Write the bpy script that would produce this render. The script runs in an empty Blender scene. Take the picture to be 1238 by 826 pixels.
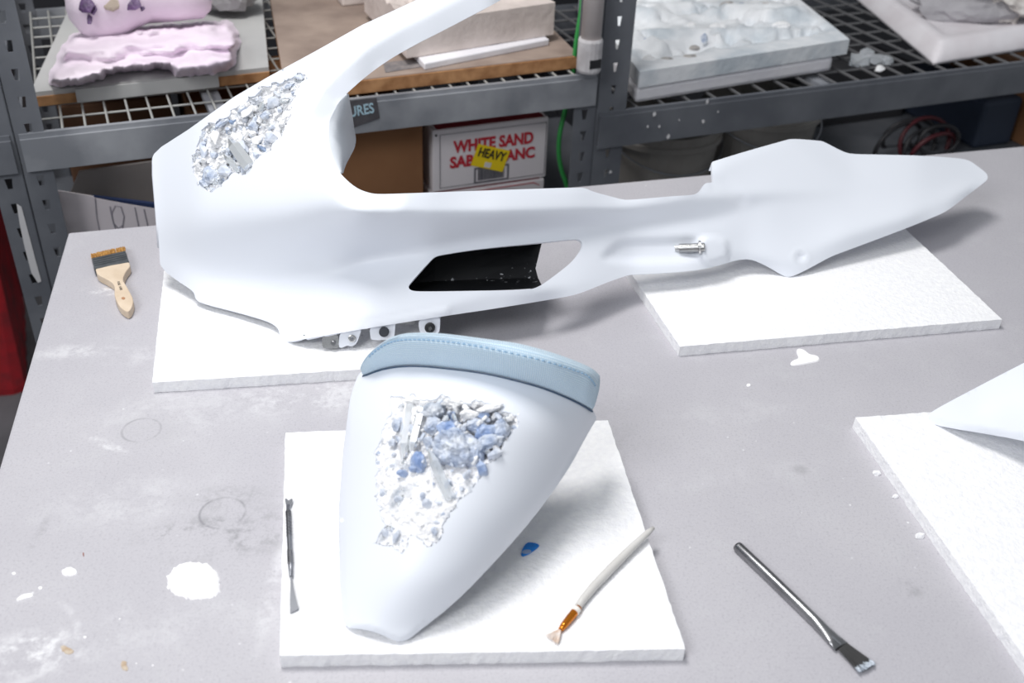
import bpy, bmesh, math, random
import numpy as np
from mathutils import Vector, Matrix, noise
from mathutils.geometry import delaunay_2d_cdt

S = bpy.context.scene
COL = S.collection
TZ = 0.9                                   # table top above the floor
# ------------------------------------------------------------------ camera
FPX, PITCH, ROLL, CH = 1249.57, 0.585238, 0.0415946, 0.63295
cp, sp, cr, sr = math.cos(PITCH), math.sin(PITCH), math.cos(ROLL), math.sin(ROLL)
FWD = np.array([0, cp, -sp]); _r = np.array([1., 0, 0]); _u = np.cross(_r, FWD)
RT = _r * cr + _u * sr; UP = -_r * sr + _u * cr
CAM = np.array([0, 0, TZ + CH])
cd = bpy.data.cameras.new('camera'); co = bpy.data.objects.new('camera', cd); COL.objects.link(co)
cd.sensor_width = 36; cd.lens = FPX * 36 / 1238; cd.clip_start = 0.05
co.matrix_world = Matrix(((RT[0], UP[0], -FWD[0], CAM[0]), (RT[1], UP[1], -FWD[1], CAM[1]),
                          (RT[2], UP[2], -FWD[2], CAM[2]), (0, 0, 0, 1)))
cd.dof.use_dof = True; cd.dof.focus_distance = 1.06; cd.dof.aperture_fstop = 6.3
S.camera = co
# ------------------------------------------------------------------ world, lamps, exposure
w = bpy.data.worlds.new('room_light'); S.world = w; w.use_nodes = True
w.node_tree.nodes['Background'].inputs[0].default_value = (0.90, 0.95, 1.0, 1)
w.node_tree.nodes['Background'].inputs[1].default_value = 0.37
def lamp(name, loc, target, sx, sy, power, col=(1, 1, 1)):
    l = bpy.data.lights.new(name, 'AREA'); l.shape = 'RECTANGLE'; l.size = sx; l.size_y = sy
    l.energy = power; l.color = col
    o = bpy.data.objects.new(name, l); COL.objects.link(o); o.location = loc
    o.rotation_euler = (Vector(target) - Vector(loc)).to_track_quat('-Z', 'Y').to_euler()
    return o
lamp('ceiling_and_fill_light', (-0.50, 1.10, TZ + 2.1), (0.0, 1.0, TZ), 0.75, 0.6, 35, (1, 0.985, 0.97))  # ceiling lamp overhead
lamp('ceiling_and_fill_light', (-1.25, -0.9, TZ + 1.9), (0.0, 1.0, TZ), 1.1, 1.1, 36, (0.97, 0.98, 1))  # added fill lamp at front left, brightens faces turned to the camera
S.view_settings.view_transform = 'Standard'; S.view_settings.look = 'None'
S.view_settings.exposure = -0.04; S.view_settings.gamma = 1.0; S.view_settings.use_curve_mapping = False

# ------------------------------------------------------------------ projection helpers (metres; h = height over the table top)
def ray(px, py):
    return FWD + RT * (px - 619) / FPX - UP * (py - 413) / FPX
def P(px, py, h=0.0):
    d = ray(px, py); t = (TZ + h - CAM[2]) / d[2]
    return CAM + d * t
def Pn(xy, h):
    xy = np.asarray(xy, float)
    d = FWD[None] + RT[None] * ((xy[:, :1] - 619) / FPX) - UP[None] * ((xy[:, 1:2] - 413) / FPX)
    t = (TZ + np.asarray(h)[:, None] - CAM[2]) / d[:, 2:3]
    return CAM[None] + d * t
YAW = math.radians(23.5)
SU = np.array([math.cos(YAW), math.sin(YAW), 0]); SN = np.array([-math.sin(YAW), math.cos(YAW), 0])
SM = np.array([.1454, 1.679, TZ])
def SH(a, b, h): return SM + SU * a + SN * b + np.array([0, 0, h])
def pv(px, py, b=0.0):                       # point on the vertical plane b behind the shelf front
    d = ray(px, py); t = (b - (CAM - SM) @ SN) / (d @ SN); return CAM + d * t
def ab(p): q = np.asarray(p) - SM; return q @ SU, q @ SN, q[2]

# ------------------------------------------------------------------ object helpers
WL = {}
def finish(o, parent, wloc):
    WL[o.name] = np.asarray(wloc, float)
    if parent is not None:
        o.parent = parent; o.location = WL[o.name] - WL[parent.name]
    else:
        o.location = WL[o.name]
    COL.objects.link(o)
    return o
def tag(o, label=None, cat=None, group=None, kind=None):
    if label: o['label'] = label
    if cat: o['category'] = cat
    if group: o['group'] = group
    if kind: o['kind'] = kind
    return o
def empty(name, loc, label, cat, group=None):
    o = bpy.data.objects.new(name, None); o.empty_display_size = 0.05
    finish(o, None, loc); return tag(o, label, cat, group)
def mk(name, verts, faces, mat, parent=None, smooth=False, base=True):
    v = np.asarray(verts, float)
    org = (v.min(0) + v.max(0)) / 2
    if base: org[2] = v[:, 2].min()
    me = bpy.data.meshes.new(name); me.from_pydata((v - org).tolist(), [], [list(map(int, f)) for f in faces])
    if smooth is True:
        me.polygons.foreach_set('use_smooth', [True] * len(me.polygons))
    elif smooth is not False:
        me.polygons.foreach_set('use_smooth', list(map(bool, smooth)))
    if mat: me.materials.append(mat)
    o = bpy.data.objects.new(name, me)
    return finish(o, parent, org)
def from_bm(name, bm, mat, parent=None, smooth=False):
    bm.verts.ensure_lookup_table(); bm.verts.index_update()
    v = [tuple(x.co) for x in bm.verts]; f = [[q.index for q in x.verts] for x in bm.faces]
    bm.free(); return mk(name, v, f, mat, parent, smooth)
def bevel(o, wd=0.002, seg=2):
    m = o.modifiers.new('bevel', 'BEVEL'); m.width = wd; m.segments = seg; m.limit_method = 'ANGLE'; return o
def hexa(c):                                  # 8 corners: bottom 4 ccw, top 4
    return list(c), [(3, 2, 1, 0), (4, 5, 6, 7), (0, 1, 5, 4), (1, 2, 6, 5), (2, 3, 7, 6), (3, 0, 4, 7)]
def prism(bot, top):
    n = len(bot); v = list(bot) + list(top)
    f = [tuple(range(n - 1, -1, -1)), tuple(range(n, 2 * n))] + [(i, (i + 1) % n, n + (i + 1) % n, n + i) for i in range(n)]
    return v, f
def sbox(a0, a1, b0, b1, h0, h1):             # box in shelf coordinates
    return hexa([SH(a0, b0, h0), SH(a1, b0, h0), SH(a1, b1, h0), SH(a0, b1, h0),
                 SH(a0, b0, h1), SH(a1, b0, h1), SH(a1, b1, h1), SH(a0, b1, h1)])
def join(parts):
    V = []; F = []
    for v, f in parts:
        k = len(V); V += [tuple(x) for x in v]; F += [tuple(i + k for i in q) for q in f]
    return V, F
def tube(path, rad, n=10, flat=None, cap=True):
    path = [Vector(p) for p in path]; m = len(path)
    if not hasattr(rad, '__len__'): rad = [rad] * m
    V = []; F = []; ref = None
    for i, p in enumerate(path):
        t = (path[min(i + 1, m - 1)] - path[max(i - 1, 0)]).normalized()
        if ref is None:
            ref = Vector((0, 0, 1)) if abs(t.z) < .9 else Vector((1, 0, 0))
        x = t.cross(ref).normalized(); y = x.cross(t).normalized(); ref = y
        fl = flat[i] if flat else (1, 1)
        for k in range(n):
            a = 2 * math.pi * k / n
            V.append(p + x * (math.cos(a) * rad[i] * fl[0]) + y * (math.sin(a) * rad[i] * fl[1]))
    for i in range(m - 1):
        for k in range(n):
            F.append((i * n + k, i * n + (k + 1) % n, (i + 1) * n + (k + 1) % n, (i + 1) * n + k))
    if cap:
        F.append(tuple(range(n - 1, -1, -1))); F.append(tuple((m - 1) * n + k for k in range(n)))
    return V, F
def chaikin(pts, it=2, closed=True):
    p = np.asarray(pts, float)
    for _ in range(it):
        q = np.roll(p, -1, 0)
        a = .75 * p + .25 * q; b = .25 * p + .75 * q
        r = np.empty((2 * len(p), 2)); r[0::2] = a; r[1::2] = b
        p = r if closed else np.vstack([p[:1], r[:-2], p[-1:]])
    return p
def resample(p, sp, closed=True):
    p = np.asarray(p, float)
    q = np.vstack([p, p[:1]]) if closed else p
    L = np.r_[0, np.cumsum(np.linalg.norm(np.diff(q, axis=0), axis=1))]
    n = max(4, int(round(L[-1] / sp)))
    t = np.linspace(0, L[-1], n + 1)
    if closed: t = t[:-1]
    return np.c_[np.interp(t, L, q[:, 0]), np.interp(t, L, q[:, 1])]
def inside(poly, x, y):
    x = np.asarray(x); y = np.asarray(y); c = np.zeros(x.shape, bool)
    n = len(poly); j = n - 1
    for i in range(n):
        xi, yi = poly[i]; xj, yj = poly[j]
        if yi != yj:
            c ^= ((yi > y) != (yj > y)) & (x < (xj - xi) * (y - yi) / (yj - yi) + xi)
        j = i
    return c
def dist_poly(poly, xy, closed=True):
    xy = np.asarray(xy, float); d = np.full(len(xy), 1e9)
    n = len(poly)
    for i in range(n if closed else n - 1):
        a = poly[i]; b = poly[(i + 1) % n]; ab_ = b - a; L = ab_ @ ab_
        if L < 1e-12: continue
        t = np.clip(((xy - a) @ ab_) / L, 0, 1)
        d = np.minimum(d, np.linalg.norm(xy - (a + t[:, None] * ab_), axis=1))
    return d
def triang(outline, holes, sp):
    """Triangulate the area between an outline and its holes: points, triangles."""
    loops = [outline] + holes
    x0, y0 = outline.min(0); x1, y1 = outline.max(0)
    gx = []
    yy = y0; row = 0
    while yy < y1:
        xs = np.arange(x0 + (sp / 2 if row % 2 else 0), x1, sp)
        gx.append(np.c_[xs, np.full(len(xs), yy)]); yy += sp * .866; row += 1
    g = np.vstack(gx)
    ok = inside(outline, g[:, 0], g[:, 1])
    for h in holes: ok &= ~inside(h, g[:, 0], g[:, 1])
    g = g[ok]
    for l in loops: g = g[dist_poly(l, g) > sp * .55]
    V = []; E = []
    for l in loops:
        k = len(V); V += [tuple(p) for p in l]; E += [(k + i, k + (i + 1) % len(l)) for i in range(len(l))]
    V += [tuple(p) for p in g]
    r = delaunay_2d_cdt([Vector(p) for p in V], E, [], 0, 1e-5)
    pts = np.array([tuple(p) for p in r[0]]); tr = np.array([f for f in r[2] if len(f) == 3])
    c = pts[tr].mean(1); ok = inside(outline, c[:, 0], c[:, 1])
    for h in holes: ok &= ~inside(h, c[:, 0], c[:, 1])
    return pts, tr[ok]
def orient(V, T):
    n = np.cross(V[T[:, 1]] - V[T[:, 0]], V[T[:, 2]] - V[T[:, 0]])
    c = V[T].mean(1); fl = ((CAM - c) * n).sum(1) < 0
    T = T.copy(); T[fl] = T[fl][:, ::-1]
    return T
def vnormals(V, T):
    n = np.cross(V[T[:, 1]] - V[T[:, 0]], V[T[:, 2]] - V[T[:, 0]])
    N = np.zeros_like(V)
    for k in range(3): np.add.at(N, T[:, k], n)
    return N / (np.linalg.norm(N, axis=1, keepdims=True) + 1e-12)
def thicken(V, T, th):
    N = vnormals(V, T); n = len(V)
    B = V - N * th
    cnt = {}
    for t in T:
        for a, b in ((t[0], t[1]), (t[1], t[2]), (t[2], t[0])):
            cnt[(a, b)] = 1
    bd = [(a, b) for (a, b) in cnt if (b, a) not in cnt]
    verts = [tuple(p) for p in V] + [tuple(p) for p in B]
    faces = [tuple(t) for t in T] + [tuple(n + i for i in t[::-1]) for t in T]
    sm = [True] * len(faces)
    mp = {}
    def dup(i):
        if i not in mp:
            mp[i] = len(verts); verts.append(tuple(V[i])); verts.append(tuple(B[i]))
        return mp[i]
    for a, b in bd:
        ia, ib = dup(a), dup(b); faces.append((ib, ia, ia + 1, ib + 1)); sm.append(True)
    return verts, faces, sm
def gblur(A, s, ax):
    r = int(3 * s) + 1; k = np.exp(-.5 * (np.arange(-r, r + 1) / s) ** 2); k /= k.sum()
    A = np.moveaxis(A, ax, 0); Pd = np.concatenate([np.repeat(A[:1], r, 0), A, np.repeat(A[-1:], r, 0)])
    o = sum(k[i] * Pd[i:i + len(A)] for i in range(2 * r + 1)); return np.moveaxis(o, 0, ax)
class HM:
    """Relief of a moulded panel: crease lines (x -> y, h) lofted, then softened."""
    def __init__(s, lines, x0, x1, y0, y1, sx=7, sy=3.2, step=2.):
        s.x0, s.y0, s.st = x0, y0, step
        xs = np.arange(x0, x1, step); ys = np.arange(y0, y1, step)
        A = np.zeros((len(ys), len(xs)))
        L = [np.array(l, float) for l in lines]
        for i, x in enumerate(xs):
            y = np.array([np.interp(x, l[:, 0], l[:, 1]) for l in L]); h = np.array([np.interp(x, l[:, 0], l[:, 2]) for l in L])
            y = np.maximum.accumulate(y + np.arange(len(y)) * .01)
            m = (h[-1] - h[-2]) / max(2, y[-1] - y[-2]); m = min(0, max(m, -.0012))
            y = np.r_[y, y[-1] + 60]; h = np.r_[h, h[-1] + m * 60]
            A[:, i] = np.interp(ys, y, h)
        A1 = gblur(gblur(A, sy / step, 0), sx / step, 1); A2 = gblur(gblur(A, 17 / step, 0), sx / step, 1)
        k = (sstep(xs, 395, 450))[None]
        s.A = A1 * k + A2 * (1 - k)
    def __call__(s, xy):
        xy = np.asarray(xy, float)
        u = np.clip((xy[:, 0] - s.x0) / s.st, 0, s.A.shape[1] - 1.001); v = np.clip((xy[:, 1] - s.y0) / s.st, 0, s.A.shape[0] - 1.001)
        i = u.astype(int); j = v.astype(int); a = u - i; b = v - j; A = s.A
        return (A[j, i] * (1 - a) + A[j, i + 1] * a) * (1 - b) + (A[j + 1, i] * (1 - a) + A[j + 1, i + 1] * a) * b
class TPS:
    def __init__(s, pts):
        p = np.array(pts, float); s.c = p[:, :2] / 100; n = len(p)
        K = s.k(s.c, s.c) + np.eye(n) * 1e-3; Q = np.c_[np.ones(n), s.c]
        M = np.block([[K, Q], [Q.T, np.zeros((3, 3))]]); s.w = np.linalg.solve(M, np.r_[p[:, 2], 0, 0, 0])
    @staticmethod
    def k(a, b):
        r2 = ((a[:, None] - b[None]) ** 2).sum(2); return .5 * r2 * np.log(r2 + 1e-9)
    def __call__(s, xy):
        q = np.asarray(xy, float) / 100
        return s.k(q, s.c) @ s.w[:-3] + np.c_[np.ones(len(q)), q] @ s.w[-3:]
def sstep(x, a, b):
    t = np.clip((np.asarray(x, float) - a) / (b - a), 0, 1); return t * t * (3 - 2 * t)
def fbm(p, sc, oc=4, seed=0):
    return np.array([noise.fractal(Vector((float(q[0]) * sc + seed * 7.3, float(q[1]) * sc - seed * 3.1, (float(q[2]) * sc if len(q) > 2 else 0) + seed)), 0.8, 2.1, oc) for q in p])
def push(V, t):                                # deeper into the scene (t > 0) along the line of sight
    d = V - CAM; d /= np.linalg.norm(d, axis=1, keepdims=True); return V + d * np.asarray(t)[:, None]

# ------------------------------------------------------------------ materials
def lin(c):
    c = np.array(c[:3]) / 255.; return tuple(np.where(c <= .04045, c / 12.92, ((c + .055) / 1.055) ** 2.4)) + (1.,)
MATS = {}
def mat(name, col, rough=.6, metal=0., col2=None, nscale=20., bump=0., bscale=80., trans=0., spec=.5, namt=(.35, .65), coat=0., detail=4.):
    if name in MATS: return MATS[name]
    m = bpy.data.materials.new(name); m.use_nodes = True; nt = m.node_tree; b = nt.nodes['Principled BSDF']
    b.inputs['Base Color'].default_value = lin(col); b.inputs['Roughness'].default_value = rough
    b.inputs['Metallic'].default_value = metal; b.inputs['Specular IOR Level'].default_value = spec
    b.inputs['Transmission Weight'].default_value = trans; b.inputs['Coat Weight'].default_value = coat
    tc = nt.nodes.new('ShaderNodeTexCoord')
    if col2:
        n = nt.nodes.new('ShaderNodeTexNoise'); n.inputs['Scale'].default_value = nscale; n.inputs['Detail'].default_value = detail
        r = nt.nodes.new('ShaderNodeValToRGB'); r.color_ramp.elements[0].position = namt[0]; r.color_ramp.elements[1].position = namt[1]
        r.color_ramp.elements[0].color = lin(col); r.color_ramp.elements[1].color = lin(col2)
        nt.links.new(tc.outputs['Object'], n.inputs['Vector']); nt.links.new(n.outputs[0], r.inputs[0]); nt.links.new(r.outputs[0], b.inputs['Base Color'])
    if bump:
        n = nt.nodes.new('ShaderNodeTexNoise'); n.inputs['Scale'].default_value = bscale; n.inputs['Detail'].default_value = 5
        bp = nt.nodes.new('ShaderNodeBump'); bp.inputs['Strength'].default_value = bump; bp.inputs['Distance'].default_value = .004
        nt.links.new(tc.outputs['Object'], n.inputs['Vector']); nt.links.new(n.outputs[0], bp.inputs['Height']); nt.links.new(bp.outputs[0], b.inputs['Normal'])
    MATS[name] = m; return m
M_shell = mat('satin_white_paint', (229, 233, 241), .42, spec=.35, coat=0.0)
M_foam = mat('white_polystyrene', (250, 250, 251), .9, col2=(243, 243, 246), nscale=140, bump=.35, bscale=260, spec=.15)
M_bed = mat('eroded_plaster', (240, 240, 242), .85, col2=(150, 160, 174), nscale=55, bump=1., bscale=200, spec=.2, namt=(.54, .74), detail=9)  # grey noise puts crevice shade and blue-grey mineral into the plaster colour
M_bedb = mat('blue_grey_matrix', (222, 226, 233), .8, col2=(120, 136, 158), nscale=60, bump=1., bscale=200, spec=.3, namt=(.42, .66))
M_quartz = mat('clear_quartz', (242, 246, 250), .16, trans=.7, spec=.6)
M_blue = mat('blue_calcite', (132, 158, 205), .35, col2=(196, 209, 231), nscale=90, trans=.12, bump=.5, bscale=150)
M_pale = mat('pale_blue_calcite', (206, 216, 234), .4, col2=(236, 239, 245), nscale=80, trans=.15, bump=.5, bscale=160)
M_slate = mat('grey_blue_crust', (160, 175, 202), .6, col2=(232, 236, 242), nscale=75, bump=1., bscale=190)
M_dark = mat('dark_blue_mineral', (98, 122, 158), .5, col2=(160, 176, 202), nscale=90, bump=.8, bscale=180)
M_wlump = mat('white_crust', (246, 246, 247), .85, bump=1., bscale=180)
M_black = mat('black_plastic', (26, 27, 30), .5, col2=(34, 35, 38), nscale=200)
M_metal = mat('zinc_plated_steel', (205, 205, 205), .25, 1.)
M_steel = mat('brushed_steel', (140, 140, 143), .3, 1., col2=(165, 165, 167), nscale=30)
M_dsteel = mat('dark_tool_steel', (150, 152, 158), .42, 1.)
M_rubber = mat('dark_rubber', (52, 55, 62), .7)
M_grey = mat('grey_enamel_steel', (92, 95, 102), .5, col2=(112, 115, 121), nscale=9, bump=.05, bscale=60, detail=7)
M_greyd = mat('dusty_grey_steel', (108, 111, 117), .6, col2=(150, 150, 153), nscale=14, namt=(.45, .75), detail=8)
M_greyl = mat('pale_dusty_steel', (140, 143, 150), .45, col2=(178, 180, 186), nscale=14, namt=(.4, .7), detail=6)
M_wire = mat('grey_wire', (168, 168, 165), .5)
M_wired = mat('dark_grey_wire', (104, 104, 106), .6)
M_card = mat('brown_cardboard', (150, 106, 72), .9, col2=(136, 94, 62), nscale=8)
M_wood = mat('worn_plywood_face', (168, 150, 138), .85, col2=(118, 102, 94), nscale=9, namt=(.35, .75), detail=9)
M_woode = mat('plywood_edge', (190, 142, 98), .85, col2=(150, 104, 66), nscale=40)
M_plaster = mat('cream_plaster', (226, 214, 208), .9, col2=(206, 194, 188), nscale=14, bump=.5, bscale=60)
M_white = mat('white_block', (240, 238, 241), .8, col2=(226, 224, 230), nscale=12, bump=.3, bscale=90)
M_pink = mat('pink_plaster', (240, 227, 238), .85, col2=(232, 216, 231), nscale=9, bump=.3, bscale=60)
M_ameth = mat('dark_amethyst', (70, 50, 84), .4, col2=(112, 84, 128), nscale=60, bump=.6, bscale=120)
M_boardg = mat('grey_coated_board', (190, 190, 188), .8, col2=(176, 176, 176), nscale=6)

# ------------------------------------------------------------------ setting
def plane_box(name, c, m, parent=None):
    v, f = hexa(c); return mk(name, v, f, m, parent)
M_floor = mat('concrete_floor', (88, 88, 92), .8, col2=(112, 112, 116), nscale=5, detail=8)
M_wall = mat('dark_wall', (40, 41, 46), .9)
o = mk('floor', *hexa([(-4, -3, -.05), (4, -3, -.05), (4, 5, -.05), (-4, 5, -.05), (-4, -3, 0), (4, -3, 0), (4, 5, 0), (-4, 5, 0)]), M_floor); o['kind'] = 'structure'
o = mk('wall_back', *sbox(-3.2, 3.2, 1.3, 1.36, -TZ, 1.9), M_wall); o['kind'] = 'structure'

# ------------------------------------------------------------------ work table
def table_material():
    m = bpy.data.materials.new('dusty_grey_table_top'); m.use_nodes = True; nt = m.node_tree; L = nt.links.new
    b = nt.nodes['Principled BSDF']; b.inputs['Roughness'].default_value = .5; b.inputs['Specular IOR Level'].default_value = .3
    geo = nt.nodes.new('ShaderNodeTexCoord'); obj = nt.nodes.new('ShaderNodeMapping')
    L(geo.outputs['Object'], obj.inputs[0]); obj.inputs['Location'].default_value = tuple(WL_TABLE)
    def nz(s, d=5., r=.6):
        n = nt.nodes.new('ShaderNodeTexNoise'); n.inputs['Scale'].default_value = s; n.inputs['Detail'].default_value = d; n.inputs['Roughness'].default_value = r
        L(obj.outputs[0], n.inputs['Vector']); return n.outputs[0]
    def mth(op, a, b_, c=None):
        n = nt.nodes.new('ShaderNodeMath'); n.operation = op
        for i, x in enumerate((a, b_, c)):
            if x is None: continue
            if isinstance(x, (int, float)): n.inputs[i].default_value = x
            else: L(x, n.inputs[i])
        return n.outputs[0]
    def mrange(x, a, b_, c=0., d=1.):
        n = nt.nodes.new('ShaderNodeMapRange'); n.interpolation_type = 'SMOOTHSTEP'
        L(x, n.inputs[0])
        for i, q in enumerate((a, b_, c, d)): n.inputs[i + 1].default_value = q
        return n.outputs[0]
    def mix(fac, a, col):
        n = nt.nodes.new('ShaderNodeMix'); n.data_type = 'RGBA'; L(fac, n.inputs[0])
        if isinstance(a, tuple): n.inputs[6].default_value = a
        else: L(a, n.inputs[6])
        n.inputs[7].default_value = col; return n.outputs[2]
    n1, n2, n3, n4 = nz(3., 8), nz(26., 8, .7), nz(120., 6, .7), nz(420., 3)
    col = mix(mrange(n1, .35, .7), lin((184, 182, 188)), lin((193, 191, 196)))
    col = mix(mth('MULTIPLY', mrange(n2, .5, .75), .35), col, lin((200, 200, 203)))
    col = mix(mth('MULTIPLY', mrange(n4, .5, .68), .4), col, lin((160, 158, 165)))
    n5 = nz(900., 2)
    col = mix(mth('MULTIPLY', mrange(n5, .56, .72), .45), col, lin((214, 213, 217)))
    # dust, scuffs and darker patches where they lie: centre, radii, angle, colour, amount
    def spot(px, py, rx, ry, ang):
        c = P(px, py, 0)
        mp = nt.nodes.new('ShaderNodeMapping'); mp.vector_type = 'TEXTURE'
        mp.inputs['Location'].default_value = tuple(c); mp.inputs['Rotation'].default_value = (0, 0, math.radians(ang)); mp.inputs['Scale'].default_value = (rx, ry, 1)
        L(obj.outputs[0], mp.inputs[0]); ln = nt.nodes.new('ShaderNodeVectorMath'); ln.operation = 'LENGTH'; L(mp.outputs[0], ln.inputs[0]); return ln.outputs['Value']
    white = lin((240, 240, 242)); darkc = lin((150, 149, 153))
    for px, py, rx, ry, ang, c, amt in (
            (400, 475, .13, .05, 15, white, .4), (215, 500, .12, .06, 20, white, .18), (160, 605, .10, .05, 10, white, .2),
            (40, 790, .055, .03, 10, white, .8), (125, 352, .035, .014, 0, white, .6), (90, 425, .06, .02, 10, white, .35), (160, 430, .06, .025, 10, white, .2),
            (130, 538, .035, .007, -25, white, .6), (335, 700, .012, .10, 0, white, .35), (180, 760, .12, .04, 10, white, .14), (700, 520, .12, .09, 0, darkc, .25),  # last entry: wide faint darker patch by the front board's far corner
            (880, 500, .2, .03, 15, white, .07), (930, 570, .16, .02, 15, white, .08),
            (278, 645, .085, .045, 12, darkc, .85), (205, 645, .05, .014, 15, darkc, .7), (270, 600, .06, .02, 12, darkc, .6),
            (1100, 712, .016, .013, 0, darkc, .6), (968, 568, .012, .01, 0, darkc, .5), (48, 645, .006, .03, 0, darkc, .6), (145, 348, .025, .004, 5, lin((176, 158, 140)), .7), (180, 520, .05, .03, 0, darkc, .3)):
        d = spot(px, py, rx, ry, ang)
        mk_ = mth('MULTIPLY', mrange(d, 1.0, .25), mrange(mth('ADD', mth('MULTIPLY', n2, .6), mth('MULTIPLY', n3, .4)), .44, .6))
        col = mix(mth('MULTIPLY', mk_, amt), col, c)
    # rings left by cups
    for px, py, r, wd, c, amt in ((269, 620, .0195, .1, lin((138, 137, 142)), .75), (171, 520, .0180, .11, lin((146, 145, 150)), .6), (25, 775, .04, .12, white, .3)):
        d = spot(px, py, r, r, 0)
        mk_ = mth('MULTIPLY', mrange(mth('ABSOLUTE', mth('SUBTRACT', d, 1.), 0.), wd, 0.), mrange(n2, .35, .6))
        col = mix(mth('MULTIPLY', mk_, amt), col, c)
    # fine white specks
    vo = nt.nodes.new('ShaderNodeTexVoronoi'); vo.inputs['Scale'].default_value = 55; L(obj.outputs[0], vo.inputs['Vector'])
    sp_ = mth('MULTIPLY', mrange(vo.outputs['Distance'], .09, .03), mrange(n1, .5, .62))
    col = mix(mth('MULTIPLY', sp_, .8), col, white)
    L(col, b.inputs['Base Color'])
    bm_ = nt.nodes.new('ShaderNodeBump'); bm_.inputs['Strength'].default_value = .12; bm_.inputs['Distance'].default_value = .002
    L(n3, bm_.inputs['Height']); L(bm_.outputs[0], b.inputs['Normal'])
    return m
tl = P(82.5, 281, 0); dl = P(24, 480, 0) - tl; dl /= np.linalg.norm(dl); df = P(1238, 176.4, 0) - tl; df /= np.linalg.norm(df)
tl = tl; tr_ = tl + df * 2.3; bl = tl + dl * 1.35; br = tr_ + dl * 1.35
WL_TABLE = (tl + br) / 2; WL_TABLE[2] = 0
table = empty('work_table', WL_TABLE, 'large grey dusty work table with paint spots under the foam boards', 'table')
dz = np.array([0, 0, .035])
tt = mk('tabletop', *hexa([bl - dz, br - dz, tr_ - dz, tl - dz, bl, br, tr_, tl]), None, table, base=False)
WL_TABLE = WL['tabletop']; tt.data.materials.append(table_material()); bevel(tt, .003, 2)
for (i, j) in ((.06, .06), (.94, .06), (.06, .94), (.94, .94)):
    c = tl + (tr_ - tl) * i + (bl - tl) * j; c = np.array([c[0], c[1], 0])
    mk('leg', *prism([c + np.array(q) for q in ((-.03, -.03, 0), (.03, -.03, 0), (.03, .03, 0), (-.03, .03, 0))],
                     [c + np.array(q) for q in ((-.03, -.03, TZ - .035), (.03, -.03, TZ - .035), (.03, .03, TZ - .035), (-.03, .03, TZ - .035))]), M_grey, table)
M_paint = mat('dried_white_paint', (248, 247, 248), .6, bump=.25, bscale=90)
M_rust = mat('dried_brown_glue', (176, 150, 122), .6, col2=(200, 186, 168), nscale=180)
def flat_blob(name, px, th, m, parent=None, h=0.0, jag=0., sp=2.5, it=2, seed=0):
    q = resample(chaikin(px, it), sp)
    if jag: q = q + np.c_[fbm(q, .25, 3, seed), fbm(q, .25, 3, seed + 9)] * jag
    p = np.array([P(x, y, h) for x, y in q]); c = p.mean(0)
    n = len(q); V = [tuple(x) for x in p] + [tuple(c + (x - c) * .93 + np.array([0, 0, th])) for x in p] + [tuple(c + np.array([0, 0, th]))]
    F = [(i, (i + 1) % n, n + (i + 1) % n, n + i) for i in range(n)] + [(n + i, n + (i + 1) % n, 2 * n) for i in range(n)]
    F = [f[::-1] for f in F] if ((q[1] - q[0])[0] * (q[2] - q[1])[1] - (q[1] - q[0])[1] * (q[2] - q[1])[0]) > 0 and False else F
    return mk(name, V, F, m, parent, smooth=False)
def ell(cx, cy, rx, ry, n=10, ang=0):
    a = math.radians(ang); return [(cx + rx * math.cos(t) * math.cos(a) - ry * math.sin(t) * math.sin(a), cy + rx * math.cos(t) * math.sin(a) + ry * math.sin(t) * math.cos(a)) for t in np.linspace(0, 2 * math.pi, n, False)]
flat_blob('paint_spot', [(222, 679), (251, 681), (261, 690), (267, 702), (264, 721), (250, 724), (234.5, 726), (213.6, 721), (201, 710), (203, 693)], .0012, M_paint, table, jag=3., seed=1)
flat_blob('paint_spot', ell(84, 692, 10, 5.5), .0008, M_paint, table, jag=1., seed=2)
flat_blob('paint_spot', [(18, 727), (24, 721), (32, 718), (41, 718), (40, 723), (32, 724), (24, 727)], .0008, M_paint, table, seed=3)
flat_blob('paint_spot', ell(49, 711.5, 3, 2), .0006, M_paint, table); flat_blob('paint_spot', ell(17, 694, 3, 2), .0006, M_paint, table)
flat_blob('paint_spot', [(963, 421), (972.5, 423), (978, 429), (990, 430.5), (992, 437), (979, 439.5), (966, 442), (955, 442.5), (956, 437), (966.8, 434), (963, 428)], .001, M_paint, table, seed=4)
for x, y, r in ((103, 771, 2.4), (145, 749, 1.7), (165, 803, 1.5), (185, 805, 1.7), (960, 452 - 20, 0), (1067, 351, 2), (1010, 342 + 70, 0), (722, 462, 0), (905, 466, 3)):
    if r: flat_blob('paint_fleck', ell(x, y, r, r * .7, 6), .0006, M_paint, table, sp=1.5, it=1)
flat_blob('glue_stain', [(71, 781), (80, 781), (90, 787), (86, 792), (78, 791)], .0005, M_rust, table, jag=2, seed=5)
flat_blob('glue_stain', [(146, 799), (153, 799), (154, 806), (156, 812), (149, 811), (147, 806)], .0005, M_rust, table, jag=2, seed=6)
flat_blob('glue_stain', [(100, 668), (101.5, 668), (101.5, 674), (100.5, 673)], .0004, mat('red_brown', (140, 70, 50), .7), table, it=1, sp=1.5)

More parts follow.
